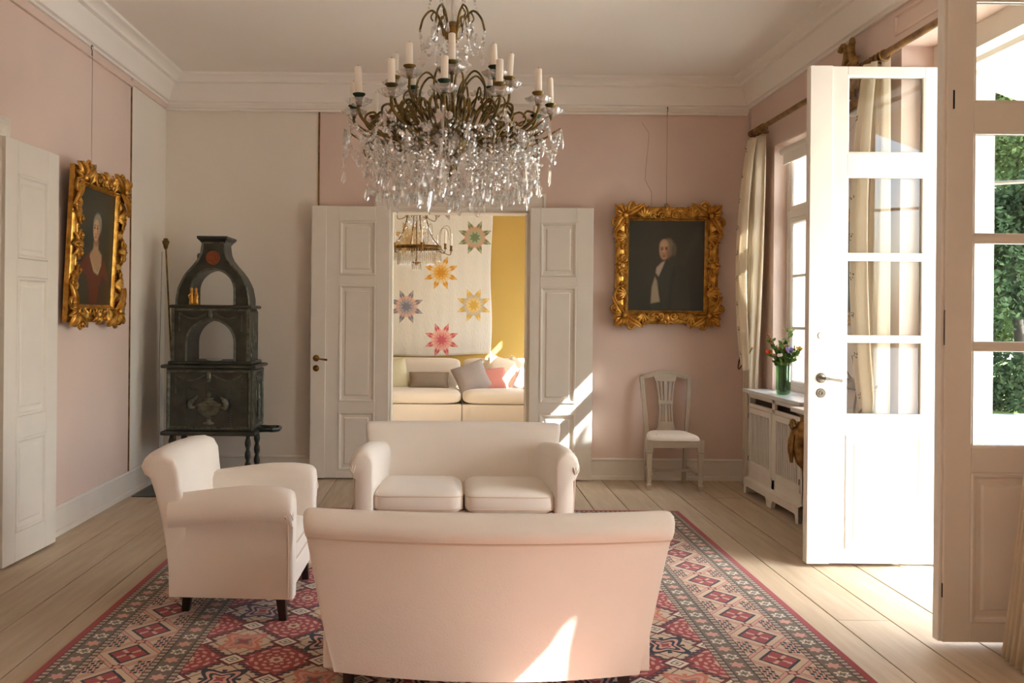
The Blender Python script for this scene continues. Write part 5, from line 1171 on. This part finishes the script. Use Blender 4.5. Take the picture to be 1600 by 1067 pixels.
# ------------------------------------------------------------------ crystal chandelier
rng = random.Random(21)
YC = 4.5; CX = at(705, 250, YC).x
ch = thing('crystal_chandelier', 'large bronze and crystal candle chandelier hanging from the ceiling over the sofas', 'chandelier', (CX, YC, 0))
mb = MB(); mb.lathe([(0.001,2.05),(0.008,2.06),(0.012,2.10),(0.03,2.13),(0.02,2.15),(0.05,2.18),(0.09,2.22),(0.10,2.27),(0.085,2.32),(0.05,2.35),(0.03,2.38),(0.022,2.42)], 20); mb.build('bowl_hub', 'bronze', ch, smooth=50)
mb = MB(); mb.lathe([(0.02,2.42),(0.028,2.44),(0.018,2.5),(0.03,2.58),(0.02,2.66),(0.016,2.72)], 12); mb.build('glass_stem', 'crystal', ch, smooth=30)
mb = MB(); mb.lathe([(0.014,2.72),(0.03,2.735),(0.045,2.77),(0.05,2.80),(0.03,2.82),(0.018,2.83)], 16); mb.build('crown_hub', 'brass', ch, smooth=50)
mb = MB(); mb.lathe([(0.02,2.83),(0.028,2.86),(0.034,2.93),(0.03,3.02),(0.02,3.10),(0.012,3.12)], 10); mb.tube([(0,0,2.8),(0,0,3.1)], 0.006, 6); mb.build('glass_column', 'crystal', ch, smooth=30)
mb = MB(); mb.tube([(0,0,3.1),(0,0,ZC)], 0.008, 8); mb.lathe([(0.06,ZC),(0.055,ZC-0.02),(0.02,ZC-0.05),(0.008,ZC-0.06)][::-1], 16); mb.build('hanging_rod', 'brass', ch, smooth=50)
def polar(r, a, z): return (r*math.sin(a), -r*math.cos(a), z)
def arc_path(a, pts, n=5): return spline([polar(r, a+da, z) for r, z, da in pts], n)
cups = []
def candle_unit(r, a, z, arm_parent):
    T = Matrix.Translation(polar(r, a, z))
    mb = MB()
    nP = 12
    mb.loft([[((rr_*(1+0.10*math.cos(6*t)*k))*math.cos(t), (rr_*(1+0.10*math.cos(6*t)*k))*math.sin(t), zz_) for t in [2*PI*j/36 for j in range(36)]] for rr_, zz_, k in ((0.008,-0.052,0),(0.03,-0.05,0.3),(0.05,-0.036,0.8),(0.058,-0.022,1.0),(0.054,-0.024,1.0),(0.028,-0.044,0.3))], False, 0, T)
    mb.build('drip_dish', 'crystal', arm_parent, smooth=40)
    mb = MB(); mb.lathe([(0.008,-0.055),(0.014,-0.05),(0.017,-0.025),(0.022,-0.006),(0.029,0.0),(0.030,0.006),(0.019,0.007),(0.018,0.002)], 12, T); mb.build('candle_cup', 'patina' if rng.random() < 0.3 else 'bronze', arm_parent, smooth=50)
    cups.append((r, a, z))
for k in range(12):
    a = R(-4 + 30*k)
    mb = MB(); mb.tube(arc_path(a, [(0.07,2.31,0),(0.15,2.24,0.03),(0.25,2.22,0.04),(0.36,2.25,0.02),(0.45,2.30,0),(0.48,2.345,0),(0.48,2.372,0)]), [0.011]*10+[0.0095]*10+[0.0075]*11, 7)
    mb.tube(arc_path(a, [(0.36,2.25,0),(0.44,2.255,0),(0.50,2.29,0),(0.53,2.31,0)], 4), [0.007]*5+[0.005]*4+[0.002]*4, 6)
    sp = [(0.25,2.23,0),(0.31,2.32,0.03),(0.37,2.35,0.05),(0.405,2.315,0.05),(0.38,2.285,0.04),(0.355,2.305,0.03)]; mb.tube(arc_path(a, sp, 4), 0.0055, 6)
    sp = [(0.15,2.24,0.02),(0.19,2.33,-0.04),(0.25,2.36,-0.06),(0.28,2.325,-0.05),(0.255,2.295,-0.04)]; mb.tube(arc_path(a, sp, 4), 0.0055, 6)
    sp = [(0.40,2.27,0),(0.43,2.21,0),(0.415,2.17,0),(0.395,2.18,0)]; mb.tube(arc_path(a, sp, 4), 0.004, 6)
    arm = mb.build('arm', 'bronze', ch, smooth=60); candle_unit(0.48, a, 2.42, arm)
for k in range(12):
    a = R(11 + 30*k); mb = MB()
    mb.tube(arc_path(a, [(0.08,2.28,0),(0.18,2.25,0),(0.28,2.29,0),(0.31,2.36,0),(0.27,2.41,0),(0.225,2.38,0),(0.235,2.34,0),(0.26,2.35,0)], 5), [0.008]*18+[0.006]*18, 7)
    mb.tube(arc_path(a, [(0.24,2.26,0),(0.34,2.26,0),(0.41,2.30,0),(0.42,2.35,0),(0.38,2.37,0),(0.36,2.34,0)], 5), 0.006, 7)
    mb.tube(arc_path(a, [(0.10,2.30,0),(0.14,2.40,0),(0.20,2.43,0),(0.22,2.39,0),(0.19,2.37,0)], 5), 0.006, 7)
    mb.build('scroll', 'bronze', ch, smooth=60)
for k in range(8):
    a = R(45*k)
    mb = MB(); mb.tube(arc_path(a, [(0.04,2.36,0),(0.07,2.30,0.05),(0.15,2.29,0.08),(0.23,2.36,0.04),(0.275,2.44,0),(0.28,2.505,0)]), 0.007, 7)
    mb.tube(arc_path(a+0.2, [(0.03,2.36,0),(0.06,2.50,0),(0.12,2.575,0.05),(0.17,2.53,0.1),(0.18,2.45,0.1),(0.155,2.42,0.1)], 5), 0.0055, 6)
    mb.tube(arc_path(a-0.2, [(0.14,2.29,0),(0.20,2.40,0),(0.24,2.46,-0.03),(0.265,2.43,-0.05),(0.245,2.40,-0.05)], 4), 0.005, 6)
    arm = mb.build('arm', 'bronze', ch, smooth=60); candle_unit(0.28, a, 2.557, arm)
for k in range(6):
    a = R(30 + 60*k); mb = MB()
    mb.tube(arc_path(a, [(0.04,2.76,0),(0.06,2.84,0),(0.10,2.885,0),(0.14,2.85,0),(0.158,2.79,0)], 5), [0.007]*8+[0.0055]*13, 7); mb.tube(arc_path(a, [(0.09,2.88,0),(0.105,2.85,0.1),(0.095,2.83,0.1)], 4), 0.004, 6)
    mb.build('crown_arm', 'bronze', ch, smooth=60)
for i, (r, a, z) in enumerate(cups):
    inner = i >= 12
    t = thing('taper_candle', 'white candle in the raised inner ring of the crystal chandelier' if inner else 'white candle in the outer ring of the crystal chandelier', 'candle', Vector(polar(r, a, z+0.002)) + Vector((CX, YC, 0)), 0, 'inner chandelier candles' if inner else 'outer chandelier candles')
    t.rotation_euler = (rng.uniform(-0.05, 0.05), rng.uniform(-0.06, 0.06), 0)
    h = rng.uniform(0.105, 0.13)
    mb = MB(); mb.lathe([(0.0165,0),(0.0165,h-0.003),(0.0145,h),(0.001,h-0.002)], 14); mb.build('wax', 'candle', t, smooth=40)
    mb = MB(); mb.tube([(0,0,h-0.004),(0.001,0,h+0.009)], 0.0012, 5); mb.build('wick', 'blackpaint', t)
# crystals
def gem(kind):
    mb = MB()
    if kind == 'drop': mb.lathe([(0.001,0.0),(0.006,-0.006),(0.011,-0.03),(0.0135,-0.043),(0.009,-0.055),(0.001,-0.06)], 8)
    elif kind == 'prism': mb.lathe([(0.001,0.0),(0.007,-0.008),(0.0085,-0.075),(0.001,-0.098)], 6)
    elif kind == 'plaque': mb.lathe([(0.001,0.0),(0.009,-0.012),(0.019,-0.034),(0.017,-0.05),(0.001,-0.066)], 7, Matrix.Diagonal((1, 0.4, 1, 1)))
    else: mb.lathe([(0.001,0.0),(0.012,-0.006),(0.0165,-0.0165),(0.012,-0.027),(0.001,-0.033)], 10)
    o = mb.build('crystal_' + kind, 'crystal', ch); return o
gems = {k: gem(k) for k in ('drop', 'prism', 'plaque', 'ball')}; used = set()
beads = []
def hang(kind, p, tilt=0.15):
    o = gems[kind]
    if kind in used: o = o.copy(); COL.objects.link(o)
    used.add(kind); o.location = p; o.scale = (rng.uniform(0.85, 1.2),)*3; o.rotation_euler = (rng.uniform(-tilt, tilt), rng.uniform(-tilt, tilt), rng.random()*6.3)
def strand(p, q, sag=0.0, step=0.019):
    p, q = Vector(p), Vector(q); n = max(2, int((q-p).length*(1+sag*3)/step))
    for i in range(n+1):
        t = i/n; c = lerp(p, q, t); c.z -= sag*4*t*(1-t); beads.append((c, rng.uniform(0.0055, 0.0095)))
for k in range(230):
    r = math.sqrt(rng.uniform(0.08**2, 0.44**2)) if k < 190 else rng.uniform(0.42, 0.53)
    a = rng.random()*2*PI
    zb = 1.975 + rng.uniform(0, 0.13) + (max(0, r-0.34)/0.2)*0.10 if r < 0.46 else rng.uniform(2.06, 2.20)
    top = 2.22 + rng.uniform(-0.02, 0.04); kind = rng.choice(['drop','drop','prism','plaque','ball','drop'])
    zb = min(zb, top-0.02); strand(polar(r, a, top), polar(r + rng.uniform(-0.02, 0.02), a + rng.uniform(-0.05, 0.05), zb), 0, 0.02); hang(kind, polar(r, a, zb))
for k in range(12):
    a = R(-4+30*k); b = a + R(30)
    hang('ball', polar(0.42, a, 2.235)); hang('plaque', polar(0.40, a+0.12, 2.215)); hang('ball', polar(0.50, a+0.05, 2.285)); hang('prism', polar(0.53, a, 2.305)); hang('drop', polar(0.51, a+0.2, 2.21)); hang('ball', polar(0.37, a+0.26, 2.27)); hang('ball', polar(0.44, a+0.36, 2.25)); hang('plaque', polar(0.33, a+0.4, 2.23))
    strand(polar(0.53, a, 2.30), polar(0.53, b, 2.30), 0.12); strand(polar(0.52, a, 2.29), polar(0.52, b, 2.29), 0.07); strand(polar(0.40, a, 2.21), polar(0.40, b, 2.21), 0.10); strand(polar(0.28, a, 2.17), polar(0.28, b, 2.17), 0.08); strand(polar(0.44, a, 2.13), polar(0.36, a+0.2, 2.0), 0.05)
for k in range(6):
    a = R(30+60*k); b = a + R(60); p = polar(0.158, a, 2.785)
    strand(p, polar(0.158, b, 2.785), 0.10, 0.016); strand(p, polar(0.15, a, 2.68), 0, 0.016); hang('plaque', polar(0.15, a, 2.68)); hang('drop', polar(0.10, a+0.3, 2.80)); hang('plaque', polar(0.09, a+0.1, 2.83)); hang('drop', polar(0.12, a-0.2, 2.77))
    strand(polar(0.12, a, 2.88), polar(0.06, a, 3.15), 0.0, 0.018); strand(polar(0.05, a, 2.70), polar(0.09, a, 2.62), 0.02, 0.016); hang('ball', polar(0.2, a, 2.46)); hang('ball', polar(0.24, a+0.4, 2.44))
bv = np.array([(1,0,0),(0,1,0),(-1,0,0),(0,-1,0),(0,0,1.15),(0,0,-1.15)], float); c45 = math.sqrt(.5)
VV, FF = [], []
BF = [(0,1,4),(1,2,4),(2,3,4),(3,0,4),(1,0,5),(2,1,5),(3,2,5),(0,3,5)]
for c, r in beads:
    th = rng.random()*1.6; cs, sn = math.cos(th), math.sin(th); o = len(VV)
    VV += [(c.x+r*(x*cs-y*sn), c.y+r*(x*sn+y*cs), c.z+r*z) for x, y, z in bv]; FF += [(a+o, b+o, d+o) for a, b, d in BF]
me = bpy.data.meshes.new('bead_strands'); me.from_pydata(VV, [], FF); me.materials.append(M['crystal'])
o = bpy.data.objects.new('bead_strands', me); COL.objects.link(o); o.parent = ch; o['kind'] = 'stuff'

# ------------------------------------------------------------------ the yellow room: sofa, pillows, quilt, small chandelier
sf = thing('long_sofa', 'long white sofa with loose back cushions against the yellow wall', 'sofa', (0.15, 11.3, 0))
mb = MB(); mb.box(-1.35, 0.003, 0, 0.8, 0.04, 0.30); mb.box(0.009, 1.35, 0, 0.8, 0.04, 0.30); mb.build('base', 'fabric', sf, bevel=0.015)
for s in (-1, 1):
    mb = MB(); mb.box(s*1.45-0.1, s*1.45+0.1, 0, 0.85, 0.04, 0.62); mb.build('arm', 'fabric', sf, bevel=0.03)
mb = MB(); mb.box(-1.35, 1.35, 0.74, 0.88, 0.04, 0.72); mb.build('back_frame', 'fabric', sf, bevel=0.02)
def cushion(mb, a, b, h, ex=0.28, ez=0.6, T=None, nU=36, nV=16):
    sg = lambda v, e: math.copysign(abs(v)**e, v); rings = []
    for j in range(1, nV):
        ph = -PI/2 + PI*j/nV; cp, sp_ = sg(math.cos(ph), ex), sg(math.sin(ph), ez)
        rings.append([(a*cp*sg(math.cos(2*PI*q/nU), 0.24), b*cp*sg(math.sin(2*PI*q/nU), 0.24), h*sp_) for q in range(nU)])
    mb.loft(rings, True, 0, T)
for i in (-1, 1):
    mb = MB(); cushion(mb, 0.668, 0.38, 0.095); mb.build('seat_cushion', 'fabric', sf, smooth=80, loc=(i*0.675+0.006, 0.365, 0.392))
    mb = MB(); cushion(mb, 0.66, 0.20, 0.085, 0.4, 0.7); q = mb.build('back_cushion', 'fabric', sf, smooth=80, loc=(i*0.672+0.006, 0.645, 0.645)); q.rotation_euler = (R(80), 0, 0)
PC = {k: mat('pillow_'+k, c, 0.9, noise=0.05, nscale=8, bump=0.15, bscale=30) for k, c in (('sage', srgb(222, 218, 190)), ('grey', srgb(150, 136, 124)), ('blue', srgb(172, 164, 162)), ('rose', srgb(206, 138, 128)), ('cream', srgb(238, 226, 206)), ('lilac', srgb(196, 184, 180)))}
def pillow(label, col, px, py, Y, w_, h_, tilt, rz, lean=62):
    t = thing('throw_pillow', label, 'pillow', at(px, py, Y))
    mb = MB()
    def fn(sgn):
        def f(u, v):
            a, b = u*2-1, v*2-1; th = (max(0, 1-a**4)*max(0, 1-b**4))**0.55; pin = 1 - 0.06*(1-abs(a*b))*max(abs(a), abs(b))**4
            return (a*w_/2*pin, b*h_/2*pin, sgn*0.075*th)
        return f
    mb.grid(fn(1), 18, 18); mb.grid(fn(-1), 18, 18); mb.build('cover', PC[col], t, smooth=180)
    mb = MB(); mb.tube([fn(1)(*p) for p in [(k/18, 0) for k in range(18)] + [(1, k/18) for k in range(18)] + [(1-k/18, 1) for k in range(18)] + [(0, 1-k/18) for k in range(19)]], 0.004, 5); mb.build('seam', PC[col], t, smooth=60)
    t.rotation_euler = (Matrix.Rotation(rz, 4, 'Z') @ Matrix.Rotation(R(lean), 4, 'X') @ Matrix.Rotation(tilt, 4, 'Z')).to_euler()
pillow('pale sage square pillow at the door side of the long sofa', 'sage', 612, 587, 11.72, 0.42, 0.42, R(12), 0, 68)
pillow('flat brownish grey oblong pillow on the long sofa', 'grey', 670, 595, 11.63, 0.50, 0.24, 0, 0, 60)
pillow('large blue grey pillow standing on a corner of the long sofa', 'blue', 737, 590, 11.60, 0.42, 0.40, R(22), 0, 60)
pillow('dusty rose pillow on the long sofa', 'rose', 772, 594, 11.66, 0.34, 0.34, R(5), R(8), 60)
pillow('cream pillow behind the dusty rose pillow', 'cream', 783, 583, 11.80, 0.42, 0.42, R(-14), 0, 72)
pillow('second cream pillow leaning behind the lilac pillow', 'cream', 806, 588, 11.80, 0.40, 0.42, R(-30), R(-10), 70)
pillow('pale lilac grey pillow at the sofa end', 'lilac', 822, 598, 11.60, 0.32, 0.34, R(-20), R(-15), 62)
# quilt
ql = thing('star_quilt', 'white quilt with eight pointed patchwork stars hanging on the yellow wall', 'quilt', (0, Y2-0.03, 0))
def qy(x, z): return 0.004*math.sin(x*7+z*0.6) + 0.003*math.sin(z*3+x*2) - 0.0012*math.sin(x*40)
mb = MB(); qx1 = 0.545; qx0 = -1.75; qz0, qz1 = 0.865, 3.0
mb.grid(lambda u, v: (lerp(qx0, qx1 + 0.012*math.sin(v*9), u), qy(lerp(qx0, qx1, u), lerp(qz0, qz1, v)), lerp(qz0 + 0.02*math.sin(u*8), qz1, v)), 110, 60); mb.build('cloth', 'quilt', ql, smooth=180, solid=0.004)
STAR = {}
for k, cs in dict(green=((122, 142, 112), (176, 184, 156), (206, 168, 150)), plum=((150, 146, 160), (188, 180, 190), (222, 196, 176)), beige=((196, 168, 126), (214, 190, 150), (222, 206, 176)), orange=((222, 158, 60), (232, 190, 108), (238, 222, 190)), blue=((138, 142, 164), (182, 176, 190), (226, 192, 182)), yellow=((224, 188, 96), (236, 212, 150), (206, 200, 186)), pink=((214, 108, 118), (232, 160, 160), (240, 196, 188))).items():
    STAR[k] = [mat('patch_%s_%d' % (k, i), srgb(*c), 0.9) for i, c in enumerate(cs)]
def star(kind, px, py, r=0.222):
    c = at(px, py, Y2-0.03); mb = MB()
    for k in range(8):
        a = k*PI/4; e1 = Vector((math.cos(a), math.sin(a))); e2 = Vector((math.cos(a+PI/4), math.sin(a+PI/4))); s = r/ (2*math.cos(PI/8)) * 1.08
        n = 3
        for i in range(n):
            for j in range(n):
                V = []
                for (p, q) in ((i, j), (i+1, j), (i+1, j+1), (i, j+1)):
                    d = (e1*p + e2*q)*(s/n); x, z = c.x+d.x, c.z+d.y; V.append((x, qy(x, z)-0.0045, z))
                mb.add(V, [(0,1,2,3)], (i+j) % 3)
    mb.build('star_patch', STAR[kind], ql)
for kd, px, py in (('green', 742, 371), ('plum', 692, 318), ('beige', 640, 373), ('orange', 689, 426), ('blue', 635, 479), ('yellow', 740, 477), ('pink', 690, 531), ('yellow', 582, 426), ('green', 582, 531)): star(kd, px, py)
mb = MB(); mb.tube([(qx0-0.1, 0, qz1), (qx1+0.1, 0, qz1)], 0.012, 8); mb.build('hanging_rail', 'rodwood', ql)
# small chandelier
YS = 10.1; sc_ = at(651, 387, YS); s2 = thing('ring_chandelier', 'small brass ring chandelier with candles and prisms in the yellow room', 'chandelier', (sc_.x, YS, sc_.z))
RR = 0.27
mb = MB(); mb.loft([[(r*math.cos(a), r*math.sin(a), z) for a in [2*PI*k/40 for k in range(40)]] for r, z in ((RR, -0.018), (RR+0.008, 0), (RR, 0.018), (RR-0.012, 0.018), (RR-0.012, -0.018), (RR, -0.018))], False); mb.build('ring', 'brass', s2, smooth=40)
mb = MB(); mb.loft([[(r*math.cos(a), r*math.sin(a), z+0.375) for a in [2*PI*k/24 for k in range(24)]] for r, z in ((0.10, -0.012), (0.105, 0), (0.10, 0.012), (0.09, 0.012), (0.09, -0.012), (0.10, -0.012))], False); mb.build('upper_ring', 'brass', s2, smooth=40)
for k in range(4):
    a = R(20+90*k); mb = MB(); mb.tube(spline([(0.10*math.cos(a), 0.10*math.sin(a), 0.375), (0.13*math.cos(a), 0.13*math.sin(a), 0.25), (0.18*math.cos(a), 0.18*math.sin(a), 0.12), (RR*math.cos(a), RR*math.sin(a), 0.018)], 4), 0.006, 6); mb.build('chain', 'brass', s2, smooth=60)
mb = MB(); mb.tube([(0,0,-0.12),(0,0,ZC-sc_.z)], 0.006, 6); mb.lathe([(0.001,-0.2),(0.02,-0.18),(0.05,-0.165),(0.055,-0.155),(0.01,-0.15),(0.012,-0.1),(0.006,-0.08)], 14); mb.build('stem', 'brass', s2, smooth=50)
for k in range(12):
    up = k >= 8
    a = R(10 + 45*k) if not up else R(30 + 90*k); r = 0.385 if not up else 0.24; z = -0.03 if not up else 0.36; r0 = RR if not up else 0.10; z0 = 0.0 if not up else 0.375
    mb = MB(); mb.tube(spline([(r0*math.cos(a), r0*math.sin(a), z0), ((r0*0.6+r*0.4)*math.cos(a), (r0*0.6+r*0.4)*math.sin(a), z0-0.055), (r*0.97*math.cos(a), r*0.97*math.sin(a), z0-0.07), (r*math.cos(a), r*math.sin(a), z+0.01)], 4), 0.005, 6)
    arm = mb.build('arm', 'brass', s2, smooth=60)
    mb = MB(); mb.lathe([(0.006,-0.02),(0.02,-0.015),(0.012,0.0),(0.014,0.035),(0.018,0.04),(0.011,0.041)], 10, Matrix.Translation((r*math.cos(a), r*math.sin(a), z+0.02))); mb.build('candle_cup', 'brass', arm, smooth=50)
    mb = MB(); mb.lathe([(0.0105,0),(0.0105,0.13),(0.001,0.135)], 10)
    tag(mb.build('taper_candle', 'candle', smooth=50, loc=(sc_.x + r*math.cos(a), YS + r*math.sin(a), sc_.z + z + 0.062)), 'thin white candle on the small ring chandelier in the yellow room', 'candle', 'ring chandelier candles')
    mb = MB(); mb.tube(spline([(RR*math.cos(a+0.3), RR*math.sin(a+0.3), 0.02), ((RR+0.02)*math.cos(a+0.3), (RR+0.02)*math.sin(a+0.3), 0.2), ((RR+0.1)*math.cos(a+0.3), (RR+0.1)*math.sin(a+0.3), 0.225), ((RR+0.13)*math.cos(a+0.3), (RR+0.13)*math.sin(a+0.3), 0.10)], 4), 0.0025, 5)
    if not up: mb.build('bead_spray', 'golddim', s2)
mb = MB()
for (rad, n, zt, L) in ((RR, 64, -0.02, 0.12), (RR-0.06, 50, -0.05, 0.13), (0.09, 24, 0.36, 0.07), (0.05, 16, -0.165, 0.07)):
    for k in range(n):
        a = 2*PI*k/n; mb.lathe([(0.001,0),(0.006,-0.008),(0.006,-L*0.85),(0.001,-L)], 5, Matrix.Translation((rad*math.cos(a), rad*math.sin(a), zt - rng.uniform(0, 0.015))))
for k in range(160):
    a = rng.random()*2*PI; t_ = rng.random(); mb.lathe([(0.001,0.012),(0.007,0),(0.001,-0.012)], 5, Matrix.Translation((lerp(0.09, RR, t_**1.6)*math.cos(a), lerp(0.09, RR, t_**1.6)*math.sin(a), lerp(0.36, 0.02, t_))))
o = mb.build('prism_fringe', 'crystal', s2); o['kind'] = 'stuff'
